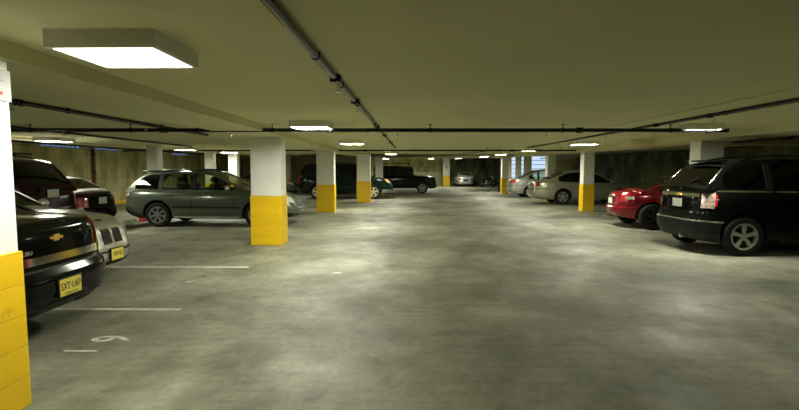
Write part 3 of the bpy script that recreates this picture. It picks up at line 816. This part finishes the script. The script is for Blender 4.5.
dab('paint_mark', -3.0, 6.35, .07, .03, .8, 'worn white paint dab on the floor by the silver sedan, nearer one', 'line')
dab('paint_mark', -2.8, 6.65, .06, .03, .2, 'worn white paint dab on the floor by the silver sedan, farther one', 'line_faint')
def stain(x, y, a, b, label):
    dab('oil_stain', x, y, a, b, .3, label, 'stain')
M['stain'] = mat('dark oil stain', (0.13, 0.12, 0.085), 0.5, var=.3, scale=20)
stain(-.62, 3.05, .07, .03, 'small dark oil stain on the near floor below the centre')
stain(-.42, 4.35, .06, .03, 'small dark oil spot in the aisle beyond the near stain')

# ================================================================== VEHICLES
def sedan_gh(a, b, c, d, roof, base_r, base_f, seats=(1.35, 2.45), **k):
    return dict(prof=[(a, base_r), (b, roof - .05), ((b + c) / 2, roof), (c, roof - .035), (d, base_f)], ws=(c + .12, d - .10), rw=(a + .10, b - .08), seats=seats, **k)
P = {}
P['black'] = paint('black car paint', (0.003, 0.004, 0.003), 0, .10, 0.0, 0.15)
P['silver'] = paint('silver car paint', (0.50, 0.51, 0.46), .7, .32)
P['greygreen'] = paint('grey green car paint', (0.095, 0.115, 0.08), .5, .3, .6)
P['maroon'] = paint('dark maroon paint', (0.022, 0.002, 0.004), 0, .15, 0.0, 0.18)
P['maroon2'] = paint('near black maroon paint', (0.010, 0.005, 0.005), 0, .12, 0.0, 0.22)
P['green'] = paint('dark green paint', (0.003, 0.011, 0.008), 0, .14, 0.0, 0.22)
P['red'] = paint('bright red paint', (0.20, 0.002, 0.010), .3, .2, .4)
P['champagne'] = paint('champagne paint', (0.42, 0.43, 0.31), .5, .32)
P['silver2'] = paint('bright silver paint', (0.55, 0.56, 0.55), .6, .32)
P['grey'] = paint('mid grey paint', (0.16, 0.18, 0.15), .6, .34)

# ---- black sedan, tail to the aisle, left foreground
L = 4.78; rx = -3.15
c = Car('sedan', 'black sedan in the left foreground with yellow plate and chrome trunk bar', 'car', (rx - L / 2, 4.25), PI, L, 1.80,
        [(0, .98), (.10, 1.07), (.9, 1.10), (1.3, 1.03), (2.2, .98), (3.7, .96), (4.2, .88), (4.6, .74), (4.78, .66)],
        [(0, .27), (.5, .22), (4.3, .2), (4.78, .22)],
        sedan_gh(.72, 1.55, 2.75, 3.75, 1.45, 1.06, .97), (1.05, 3.75), .32, P['black'], G_TINT, nr=5.5,
        xr=[(0, .14), (.1, .04), (.2, .0), (.46, .0), (.5, .055), (.56, .075), (.85, .10), (.95, .115), (1, .15)],
        windows=((1.1, 1.62), (1.70, 2.5), (2.58, 3.55)), style=(5, .13, 'single', 'alloy'))
v1, v2 = c.vz(.71, .05), c.vz(.775, .05)
c.patch('chrome_bar', 0, c.ty(.70), v1, v2, M['chrome'], .014, one=True)
vb = c.vz(.56, .05)
c.patch('bumper_gap', 0, c.tx(.62), c.vz(.655, .05), c.vz(.672, .05), M['trim'], .002, one=True)
c.patch('bumper_gap', 0, c.ty(.8), c.vz(.33, .05), c.vz(.36, .05), M['trim'], .003, one=True)
c.patch('tail_light', c.ty(.62), c.tx(.26), c.vz(.79, .05), c.vz(1.03, .05), M['red_lens'], .010)
c.patch('amber_lens', c.ty(.73), c.tx(.12), c.vz(.70, .05), c.vz(.765, .05), M['amber'], .013)
c.patch('side_reflector', c.tx(.10, .3), c.tx(.30, .3), c.vz(.50, .05), c.vz(.56, .05), M['amber'], .008)
c.patch('exhaust_trim', c.ty(.3), c.ty(.6), 0.0, .05, M['trim'], .006)
c.plate(.475, 'SXT·U6P', M['plate'], small='GARDEN STATE', x_off=.012, wd=.275)
def bowtie(c, x, z, sc, front=False, m='gold'):
    bm = bmesh.new(); sg = 1 if front else -1
    pts = [(-.085, -.012), (-.032, -.012), (-.027, -.031), (.037, -.031), (.032, -.012), (.075, -.012), (.085, .012), (.032, .012), (.027, .031), (-.037, .031), (-.032, .012), (-.075, .012)]
    A = [bm.verts.new((x, y * sc, z + q * sc)) for y, q in pts]; B = [bm.verts.new((x + sg * .012, y * sc, z + q * sc)) for y, q in pts]
    n = len(A)
    bm.faces.new(A); bm.faces.new(B[::-1])
    for i in range(n): bm.faces.new((A[i], A[(i + 1) % n], B[(i + 1) % n], B[i]))
    bmesh.ops.triangulate(bm, faces=[f for f in bm.faces if len(f.verts) > 4])
    o = obj('emblem', bm, M[m], c.root); o['label'] = 'gold bow tie emblem' if m == 'gold' else 'chrome emblem'
p = c.raw(0, c.vz(.93, .05)); bowtie(c, p.x - .002, .93, .95)
p = c.raw(c.ty(.5), c.vz(.87, .05)); text_mesh('MALIBU', .05, frame_mtx((0, -1, 0), (0, 0, 1), (-1, 0, 0), (p.x - .030, .40, .835)), M['chrome'], c.root, 'trunk_lettering', .003, 1.1)
c.seams((1.62, 2.55, 3.6)); c.handles((1.85, 2.75), .86, c.pm); c.mirrors(3.45)
c.patch('trunk_gap', c.ty(.62), c.ty(.64), c.vz(.68, .05), .98, M['trim'], .002)

# ---- silver sedan with twin kidney grille, nose to the aisle
L = 4.55; fx = -4.12
c = Car('sedan', 'silver sedan with twin black kidney grille facing the aisle on the left', 'car', (fx - L / 2, 6.5), 0, L, 1.76,
        [(0, .88), (.10, 1.0), (.8, 1.04), (1.3, .98), (2.9, .93), (3.05, .94), (3.4, .94), (4.1, .87), (4.4, .82), (4.55, .76)],
        [(0, .27), (.5, .22), (4.1, .2), (4.55, .20)],
        sedan_gh(.65, 1.4, 2.35, 3.15, 1.40, 1.0, .93), (.95, 3.72), .315, P['silver'], G_TINT, nf=3.4,
        xf=[(0, .10), (.12, .02), (.25, .0), (.5, .0), (.6, .03), (.85, .07), (.95, .11), (1, .18)],
        windows=((.95, 1.4), (1.48, 2.15), (2.23, 2.95)))
for sd in (1, -1):
    y0, y1 = (.035, .20); t0, t1 = c.ty(y1, True), c.ty(y0, True)
    k = c.patch('grille_kidney', t0, t1, c.vz(.54, L - .1), c.vz(.73, L - .1), M['trim'], .012, sides=(sd,))[0]
    c.patch('grille_surround', c.ty(.215, True), c.ty(.02, True), c.vz(.525, L - .1), c.vz(.745, L - .1), M['chrome'], .006, sides=(sd,))
c.patch('headlight', c.tx(L - .42), c.ty(.36, True), c.vz(.58, L - .1), c.vz(.72, L - .1), M['clear'], .008)
c.patch('headlight_ring', c.ty(.56, True), c.ty(.42, True), c.vz(.60, L - .1), c.vz(.70, L - .1), M['chrome'], .012)
c.patch('lower_grille', c.ty(.45, True), 1, .04, .14, M['trim'], .004, one=True)
c.patch('bumper_strip', c.tx(L - .75, .35), 1, c.vz(.42, L - .1), c.vz(.45, L - .1), M['trim'], .006, one=True)
c.plate(.37, 'YAV·62', M['plate'], front=True, wd=.27)
p = c.raw(1, 1); bm = bmesh.new(); tube(bm, (p.x - .06, 0, p.z + .02), (p.x - .06, 0, p.z + .035), .04, 18); obj('emblem', bm, M['trim'], c.root, 40)
c.seams((1.45, 2.2, 3.3)); c.handles((1.65, 2.4), .85, c.pm); c.mirrors(2.85)
c.patch('tail_light', c.ty(.5), c.tx(.25), .72, .88, M['red_lens'], .008)

# ---- grey green wagon in profile
L = 4.46
c = Car('wagon', 'grey green station wagon in profile, nose behind the wide white column', 'car', (-5.42, 13.42), 0, L, 1.70,
        [(0, .86), (.06, .93), (.6, .94), (2.9, .91), (3.15, .93), (3.4, .94), (4.0, .82), (4.3, .74), (4.46, .64)],
        [(0, .33), (.5, .22), (3.9, .2), (4.46, .22)],
        dict(prof=[(.14, .93), (.58, 1.33), (.75, 1.39), (1.6, 1.42), (2.3, 1.39), (3.25, .93)], ws=(2.42, 3.13), rw=(.22, .55), seats=(1.45, 2.3), crown=.03, edge=.06, sm=.06),
        (1.0, 3.5), .315, P['greygreen'], G_TINT, nr=6, windows=((.40, 1.02), (1.10, 1.87), (1.94, 2.95)),
        side_glass=G_CLEAR, style=(7, .055, 'twin', 'alloy_dull'), seat='seat_tan')
c.patch('tail_light', c.ty(.55), c.tx(.22), .72, .95, M['red_lens'], .010)
c.patch('reverse_lens', c.ty(.74), c.tx(.10), .80, .95, M['clear'], .014)
c.patch('side_moulding', c.tx(1.40), c.tx(3.08), c.vz(.49, 2), c.vz(.53, 2), M['trim'], .012)
c.patch('sill_strip', c.tx(1.40, .1), c.tx(3.08, .1), .02, .09, M['clear'], .006)
c.seams((1.14, 1.89, 2.92), .3, .97); c.handles((1.28, 2.08), .84, c.pm); c.mirrors(2.78, P['silver'])
c.patch('headlight', c.tx(L - .42), c.ty(.34, True), c.vz(.58, L - .1), c.vz(.71, L - .1), M['clear'], .008)
for a, b in ((.02, .13), (.16, .30)):
    c.patch('grille_slot', c.ty(b, True), c.ty(a, True), c.vz(.50, L - .1), c.vz(.66, L - .1), M['trim'], .009)
c.patch('lower_grille', c.ty(.40, True), 1, .03, .2, M['trim'], .005, one=True)
c.patch('fog_light_recess', c.ty(.66, True), c.ty(.5, True), .06, .24, M['trim'], .006)
bm = bmesh.new(); box(bm, .5 - L / 2, .72 - L / 2, -.5, .5, 1.40, 1.45, .015); obj('spoiler', bm, c.pm, c.root, 40)
bm = bmesh.new(); box(bm, 1.95 - L / 2, 2.25 - L / 2, -.3, .3, 1.45, 1.485, .015); obj('roof_pod', bm, M['trim'], c.root, 40)
bm = bmesh.new(); box(bm, .9 - L / 2, 1.3 - L / 2, -.3, .3, 1.445, 1.478, .015); obj('roof_panel', bm, P['silver'], c.root, 40)
c.rails(.9, 2.2, M['trim'], .025)
c.root.scale = (1.09, 1.07, 1.075)

# ---- maroon SUV, tail to the aisle
def suv(name, label, loc, rz, L, W, H, pm, belt_z, glass, wheels, R, wins, hood=.98, tail=.12, ctl=None, nf=4.0, slope=.38, style=(5, .13, 'single', 'alloy'), cowl=None, rf=None, seats=(1.5, 2.6), sm=.08, side_glass=None, bot=.28, xf=None, lean=.17):
    cw = cowl or L - 1.18; rfx = rf or cw - .62
    return Car(name, label, 'car', loc, rz, L, W,
        [(0, belt_z - .04), (.08, belt_z), (cw - .2, belt_z - .03), (cw + .1, hood + .06), (L - .5, hood), (L - .12, hood - (.04 if xf else .10)), (L, hood - (.08 if xf else .22))],
        [(0, bot + .06), (.5, bot), (L - .6, bot), (L, bot + .04)],
        dict(prof=[(tail, belt_z), (tail + slope, H - .10), (tail + slope + .35, H - .03), ((rfx + tail) / 2, H), (rfx, H - .05), (cw, belt_z - .03)], ws=(rfx + .1, cw - .08), rw=(tail + .06, tail + slope - .04), seats=seats, crown=.04, edge=.075, sm=sm),
        wheels, R, pm, glass, nr=7, nf=nf, xf=xf, windows=wins, style=style, side_glass=side_glass, lean=lean)
L = 4.6
c = suv('suv', 'dark maroon SUV in the left bay with its tail to the aisle', (-7.05 - L / 2, 9.3), PI, L, 1.80, 1.82, P['maroon'], 1.16, G_DARK, (.85, 3.6), .36, ((.5, 1.2), (1.28, 2.05), (2.13, 3.0)), lean=.24)
c.patch('tail_light', c.ty(.62), c.tx(.18), c.vz(.82, .1), c.vz(1.08, .1), M['red_lens'], .010)
c.patch('bumper', 0, c.tx(.55, .2), .0, .28, M['trim'], .02, one=True)
c.plate(1.09, 'plate', M['plate_white'], text=False, x_off=.02)
c.box('plate_recess', .085, .14, -.30, .30, .97, 1.2, M['trim'])
bm = bmesh.new(); box(bm, .30 - L / 2, .34 - L / 2, -.3, .3, 1.40, 1.425, .004); obj('brake_lamp_strip', bm, M['amber'], c.root)
c.rails(.7, 2.7, M['trim']); c.seams((1.24, 2.1, 3.05)); c.handles((1.4, 2.3), .86, M['trim']); c.mirrors(3.0)
bm = bmesh.new()
for x in (.95, 2.0): tube(bm, (x - L / 2, -.6, 1.90), (x - L / 2, .6, 1.90), .02, 8)
obj('roof_rack', bm, M['trim'], c.root, 40)

# ---- dark sedan behind it
L = 4.7
c = Car('sedan', 'near black sedan with a pale roof between the maroon SUV and the wagon', 'car', (-7.58 - L / 2, 11.6), PI, L, 1.78,
        [(0, .90), (.10, 1.0), (.9, 1.04), (1.3, .98), (2.2, .96), (3.7, .94), (4.2, .86), (4.7, .66)],
        [(0, .3), (.5, .22), (4.3, .2), (4.7, .22)],
        sedan_gh(.32, 1.0, 2.6, 3.6, 1.40, 1.0, .95), (1.0, 3.7), .315, P['maroon2'], G_TINT, windows=((.72, 1.55), (1.63, 2.4), (2.48, 3.4)), side_glass=G_CLEAR, roof=P['silver2'])
c.patch('tail_light', c.ty(.50), c.tx(.20), c.vz(.66, .1), c.vz(.88, .1), M['red_lens'], .010)
c.patch('reverse_lens', c.ty(.62), c.ty(.78), c.vz(.54, .1), c.vz(.66, .1), M['clear'], .012)
c.patch('reflector', c.ty(.5), c.tx(.14), c.vz(.40, .1), c.vz(.53, .1), M['red_lens'], .010)
c.plate(.8, 'x', M['plate_white'], text=False); c.seams((1.59, 2.44, 3.4)); c.handles((1.8, 2.65), .86, c.pm); c.mirrors(3.3)

# ---- long dark SUV
L = 5.25
c = suv('suv', 'long dark green black SUV behind the two yellow based columns', (-.62 - L / 2, 25.95), 0, L, 1.99, 1.93, P['green'], 1.22, G_DARK, (1.15, 4.2), .39, ((.35, 1.3), (1.38, 2.2), (2.28, 3.55)), hood=1.10, slope=.30, cowl=3.95, rf=3.3)
c.patch('headlight', c.tx(L - .22), c.ty(.55, True), c.vz(.82, L - .1), c.vz(1.0, L - .1), M['clear'], .010)
c.patch('amber_lens', c.tx(L - .28), c.tx(L - .20), c.vz(.84, L - .1), c.vz(.96, L - .1), M['amber'], .013)
c.patch('grille', c.ty(.5, True), 1, c.vz(.72, L - .1), c.vz(.98, L - .1), M['chrome'], .006, one=True)
c.patch('bumper', c.tx(L - .6, .2), 1, .06, .3, M['alloy_dull'], .03, one=True)
c.patch('side_moulding', c.tx(1.65), c.tx(3.7), .38, .44, M['trim'], .012)
c.patch('tail_light', c.ty(.75), c.tx(.16), .6, .95, M['red_lens'], .010)
c.rails(.6, 3.0, M['trim']); c.seams((1.34, 2.24, 3.5)); c.handles((1.5, 2.4), .84, M['trim']); c.mirrors(3.45, M['trim'])

# ---- boxy green off-roader with roof rack
L = 4.55
c = suv('off_roader', 'boxy dark green off-roader with roof rack at the far left of the aisle', (2.2 - L / 2, 32.15), 0, L, 1.80, 1.93, P['green'], 1.18, G_TINT, (1.0, 3.55), .38,
        ((.25, 1.05), (1.15, 1.95), (2.05, 2.95)), hood=1.13, slope=.10, cowl=3.35, rf=2.85, nf=6, sm=.05, bot=.36, lean=.12, xf=[(0, .1), (.15, .02), (.3, 0), (.45, .02), (.6, .04), (.9, .05), (1, .08)], style=(5, .10, 'single', 'alloy_dull'))
c.patch('headlight', c.tx(L - .10), c.ty(.50, True), c.vz(.82, L - .1), c.vz(.98, L - .1), M['clear'], .010)
c.patch('grille', c.ty(.45, True), 1, c.vz(.80, L - .1), c.vz(1.0, L - .1), M['trim'], .006, one=True)
c.patch('bumper', c.tx(L - .5, .2), 1, .0, .22, M['trim'], .06, one=True)
c.patch('sill_strip', c.tx(1.4, .1), c.tx(3.1, .1), .0, .10, M['trim'], .01)
c.patch('tail_light', c.ty(.72), c.tx(.12), .5, .85, M['red_lens'], .010)
bm = bmesh.new()
for y in (-.62, .62): tube(bm, (1.0 - L / 2, y, 2.03), (2.7 - L / 2, y, 2.03), .018, 8)
for k in range(7): tube(bm, (1.0 + 1.7 * k / 6 - L / 2, -.62, 2.02), (1.0 + 1.7 * k / 6 - L / 2, .62, 2.02), .014, 8)
for x in (1.05, 1.85, 2.65):
    for y in (-.62, .62): tube(bm, (x - L / 2, y, 1.88), (x - L / 2, y, 2.03), .014, 8)
obj('roof_rack', bm, M['trim'], c.root, 40)
c.seams((1.1, 2.0, 2.95)); c.handles((1.25, 2.15), .84, M['trim']); c.mirrors(2.95, M['trim'])

# ---- grey sedan seen past the wide column
L = 4.4
c = Car('sedan', 'small grey green sedan far back, left of the long dark SUV', 'car', (-7.15 - L / 2, 30.9), 0, L, 1.74,
        [(0, .88), (.10, 1.0), (.8, 1.02), (1.3, .97), (2.9, .93), (3.4, .92), (4.0, .84), (4.4, .66)],
        [(0, .27), (.5, .22), (4.0, .2), (4.4, .2)], sedan_gh(.65, 1.3, 2.4, 3.35, 1.40, 1.0, .93), (.9, 3.55), .31, P['grey'], G_TINT,
        windows=((.95, 1.35), (1.43, 2.2), (2.28, 3.1)), side_glass=G_CLEAR)
c.patch('headlight', c.tx(L - .40), c.ty(.34, True), c.vz(.58, L - .1), c.vz(.72, L - .1), M['clear'], .008)
c.patch('amber_lens', c.tx(L - .45), c.tx(L - .30), c.vz(.60, L - .1), c.vz(.72, L - .1), M['amber'], .012)
c.patch('grille', c.ty(.3, True), 1, c.vz(.56, L - .1), c.vz(.68, L - .1), M['trim'], .008, one=True)
c.seams((1.4, 2.24, 3.2)); c.mirrors(3.0); c.handles((1.6, 2.45), .86, c.pm)

# ---- little silver hatchback at the end of the aisle, tail towards the camera
L = 4.0
c = Car('hatchback', 'little silver hatchback at the far end of the aisle seen from behind', 'car', (5.82, 44 + L / 2), PI / 2, L, 1.72,
        [(0, .84), (.08, .92), (.5, .95), (2.6, .93), (2.9, .93), (3.5, .84), (4.0, .64)],
        [(0, .27), (.5, .22), (3.6, .2), (4.0, .2)],
        dict(prof=[(.18, .92), (.95, 1.30), (1.5, 1.36), (2.05, 1.32), (2.95, .92)], ws=(2.15, 2.85), rw=(.28, .90), seats=(1.9,), crown=.03),
        (.8, 3.2), .31, P['silver2'], G_TINT, nr=4.5, windows=((.8, 1.5), (1.58, 2.6)))
c.patch('tail_light', c.ty(.48), c.tx(.25), .66, .86, M['red_lens'], .010)
c.patch('bumper_gap', 0, c.tx(.4), .40, .43, M['trim'], .003, one=True)
c.plate(.62, 'x', M['trim'], text=False, wd=.4); c.mirrors(2.5, M['trim']); c.seams((1.55, 2.6)); c.handles((1.75,), .85, c.pm)
bm = bmesh.new(); box(bm, .30 - L / 2, .48 - L / 2, -.55, .55, 1.06, 1.10, .015)
for y in (-.45, .45): box(bm, .36 - L / 2, .42 - L / 2, y - .02, y + .02, .92, 1.07)
obj('spoiler', bm, c.pm, c.root, 40)

# ---- black SUV on the right, tail to the aisle
L = 4.8
c = suv('suv', 'big black SUV on the right with silver five-spoke wheel and chrome belt line', (5.37 + L / 2, 9.22), 0, L, 1.82, 1.765, P['black'], 1.20, G_DARK, (.75, 3.72), .36,
        ((.42, 1.18), (1.27, 2.15), (2.23, 3.25)), hood=1.08, slope=.46, tail=.10, cowl=3.7, rf=2.95, style=(5, .095, 'single', 'alloy'), lean=.20, bot=.23)
c.patch('tail_light', c.ty(.66), c.tx(.24), c.vz(.86, .1), c.vz(1.17, .1), M['smoked'], .012)
c.patch('amber_lens', c.ty(.74), c.tx(.14), c.vz(1.0, .1), c.vz(1.05, .1), M['red_lens'], .018)
c.patch('tail_light', c.tx(.24), c.tx(.27), c.vz(.90, .1), c.vz(1.10, .1), M['red_lens'], .016)
c.patch('belt_line', c.tx(.32, 1), c.tx(3.5, 1), .955, .985, M['chrome'], .010)
c.patch('tailgate_bar', 0, c.ty(.62), c.vz(1.06, .1), c.vz(1.12, .1), M['chrome'], .016, one=True)
c.patch('bumper', 0, c.tx(.33, .2), .0, .36, M['trim'], .03, one=True)
c.patch('bumper_strip', 0, c.ty(.86, v=.4), .37, .40, M['chrome'], .03, one=True)
c.patch('arch_trim', c.tx(1.40, .1), c.tx(3.35, .1), .0, .10, M['trim'], .012)
c.plate(.93, 'TVC', M['plate_white'], text=False)
p = c.raw(0, c.vz(1.09, .1)); bowtie(c, p.x - .016, 1.09, 1.0)
bm = bmesh.new(); tube(bm, (.02 - L / 2, -.3, .3), (-.06 - L / 2, -.3, .3), .035, 14); tube(bm, (.3 - L / 2, -.3, .3), (.02 - L / 2, -.3, .3), .03, 14); obj('exhaust', bm, M['chrome'], c.root, 40)
bm = bmesh.new(); p = c.top(.35, 0); tube(bm, (.12 - L / 2, 0, 1.22), (.25 - L / 2, -.30, 1.42), .012, 6); tube(bm, (.10 - L / 2, 0, 1.18), (.13 - L / 2, 0, 1.24), .025, 8); obj('wiper', bm, M['trim'], c.root, 40)
c.box('spoiler', .46, .66, -.50, .50, 1.725, 1.755, c.pm, .012)
c.rails(.75, 2.8, M['trim'], .05); c.seams((1.22, 2.19, 3.3)); c.handles((1.42, 2.4), .84, c.pm); c.mirrors(3.2)
for sd in (1, -1):
    bm = bmesh.new()
    for (xa, za, xb, zb_) in ((.14, 1.22, .46, 1.58),):
        tube(bm, (xa - L / 2, sd * .70, za), (xb - L / 2, sd * .62, zb_), .012, 8)
    obj('rear_glass_trim', bm, M['chrome'], c.root, 40)

# ---- red sedan
L = 4.9
c = Car('sedan', 'bright red sedan with rounded tail just beyond the black SUV', 'car', (5.72 + L / 2, 12.8), math.radians(-5), L, 1.80,
        [(0, .82), (.10, .93), (.3, .97), (.9, 1.0), (1.4, .95), (3.8, .92), (4.3, .84), (4.9, .62)],
        [(0, .34), (.5, .24), (4.4, .2), (4.9, .22)],
        sedan_gh(.55, 1.6, 2.7, 3.8, 1.40, .98, .92), (.84, 3.8), .33, P['red'], G_TINT, nr=3.0, nf=3.0, crown=.06,
        windows=((1.05, 1.6), (1.68, 2.5), (2.58, 3.5)), style=(5, .12, 'single', 'trim'))
c.patch('tail_light', c.ty(.45), c.tx(.30), c.vz(.70, .1), c.vz(.90, .1), M['red_lens'], .010)
c.patch('reverse_lens', c.ty(.54), c.ty(.66), c.vz(.75, .1), c.vz(.82, .1), M['smoked'], .014)
c.patch('number_lamp_strip', 0, c.ty(.30), c.vz(.82, .1), c.vz(.85, .1), M['chrome'], .014, one=True)
c.patch('bumper_gap', 0, c.tx(.7), c.vz(.63, .1), c.vz(.648, .1), M['trim'], .003, one=True)
c.patch('side_moulding', c.tx(1.5), c.tx(3.3), .48, .53, P['red'], .014)
c.plate(.72, 'x', M['plate_white'], text=False); c.seams((1.64, 2.54, 3.6)); c.handles((1.85, 2.75), .86, c.pm); c.mirrors(3.45)
bm = bmesh.new(); tube(bm, (.5 - L / 2, .4, .26), (.02 - L / 2, .4, .26), .03, 12); obj('exhaust', bm, M['chrome'], c.root, 40)

# ---- champagne sedan
L = 4.9
c = Car('sedan', 'champagne sedan on the right behind the white and yellow column', 'car', (5.92 + L / 2, 22.1), 0, L, 1.82,
        [(0, .88), (.10, 1.01), (.35, 1.06), (.9, 1.08), (1.4, 1.0), (3.8, .95), (4.3, .86), (4.9, .66)],
        [(0, .3), (.5, .22), (4.4, .2), (4.9, .22)],
        sedan_gh(.62, 1.55, 2.75, 3.85, 1.54, 1.07, .95), (1.33, 3.98), .34, P['champagne'], G_TINT, nr=4.5,
        windows=((1.15, 1.68), (1.76, 2.6), (2.68, 3.6)))
c.patch('tail_light', c.ty(.50), c.tx(.30), c.vz(.80, .1), c.vz(.97, .1), M['red_lens'], .010)
c.patch('reverse_lens', c.ty(.52), c.ty(.62), c.vz(.82, .1), c.vz(.95, .1), M['clear'], .014)
c.patch('number_lamp_strip', 0, c.ty(.42), c.vz(.93, .1), c.vz(.965, .1), M['chrome'], .010, one=True)
c.patch('bumper_gap', 0, c.tx(.8), c.vz(.68, .1), c.vz(.697, .1), M['trim'], .003, one=True)
c.patch('side_moulding', c.tx(1.7), c.tx(3.5), .42, .46, P['champagne'], .014)
c.plate(.80, 'x', M['plate_white'], text=False); c.seams((1.72, 2.64, 3.7)); c.handles((1.95, 2.85), .86, c.pm); c.mirrors(3.5)

# ---- silver sedan beyond
L = 4.85
c = Car('sedan', 'silver sedan parked beyond the champagne one, tail to the aisle', 'car', (6.05 + L / 2, 27.3), 0, L, 1.84,
        [(0, .90), (.10, 1.03), (.35, 1.07), (.9, 1.09), (1.4, 1.0), (3.8, .96), (4.3, .88), (4.85, .68)],
        [(0, .3), (.5, .22), (4.4, .2), (4.85, .22)],
        sedan_gh(.60, 1.5, 2.75, 3.85, 1.58, 1.07, .97), (1.1, 3.85), .33, P['silver'], G_TINT, nr=4.5,
        windows=((1.05, 1.55), (1.63, 2.5), (2.58, 3.5)), side_glass=G_CLEAR)
c.patch('tail_light', c.ty(.42), c.tx(.30), c.vz(.84, .1), c.vz(.97, .1), M['red_lens'], .010)
c.patch('bumper_gap', 0, c.tx(.8), c.vz(.68, .1), c.vz(.70, .1), M['trim'], .003, one=True)
c.plate(.78, 'x', M['plate_white'], text=False); c.seams((1.6, 2.54, 3.6)); c.handles((1.8, 2.7), .86, c.pm); c.mirrors(3.45)

# ---- red wheel block under the wagon tail
t = empty('wheel_block', (-8.0, 14.1, 0)); tag(t, 'low red wheel block on the floor behind the wagon', 'wheel block')
bm = bmesh.new(); box(bm, -.12, .12, -.15, .15, 0, .13, .02); obj('block', bm, M['red_paint'], t, 40)
bm = bmesh.new()
for x in (-.16, .12): box(bm, x, x + .05, -.12, .12, .0, .13, .01)
obj('white_end', bm, M['line'], t, 40)

# ---- motorcycle in the far corner
t = empty('motorcycle', (7.75, 43.2, 0), .5); tag(t, 'dark motorcycle in the far right corner of the garage', 'motorcycle')
for x in (-.68, .68):
    bm = bmesh.new(); lathe_y(bm, [(.24, -.045), (.31, -.05), (.33, 0), (.31, .05), (.24, .045)], 28); wo = obj('wheel', bm, M['tire'], t, 50); wo.location = (x, 0, .33)
    bm = bmesh.new(); tube(bm, (0, -.05, 0), (0, .05, 0), .05, 12)
    for k in range(8): a = PI * k / 4; tube(bm, (0, 0, 0), (.24 * math.cos(a), 0, .24 * math.sin(a)), .01, 6)
    obj('spokes', bm, M['alloy_dull'], wo, 50)
bm = bmesh.new(); box(bm, -.22, .25, -.14, .14, .30, .62, .05); obj('engine', bm, M['alloy_dull'], t, 40)
bm = bmesh.new(); bmesh.ops.create_icosphere(bm, subdivisions=3, radius=1)
for v_ in bm.verts: v_.co = Vector((.18 + v_.co.x * .3, v_.co.y * .16, .80 + v_.co.z * .14))
obj('fuel_tank', bm, P['maroon'], t, 60)
bm = bmesh.new(); box(bm, -.62, -.05, -.13, .13, .70, .79, .04); obj('saddle', bm, M['trim'], t, 40)
bm = bmesh.new()
for y in (-.09, .09): tube(bm, (.68, y, .33), (.42, y, .95), .02, 8); tube(bm, (.42, 0, .97), (.34, y * 4, 1.06), .014, 8); tube(bm, (-.68, y, .33), (-.1, y, .42), .02, 8)
obj('fork', bm, M['chrome'], t, 40)
bm = bmesh.new(); tube(bm, (.48, 0, .86), (.60, 0, .86), .09, 14); obj('headlamp', bm, M['clear'], t, 40)
bm = bmesh.new(); tube(bm, (.1, -.17, .26), (-.75, -.17, .34), .045, 10); obj('exhaust', bm, M['chrome'], t, 40)
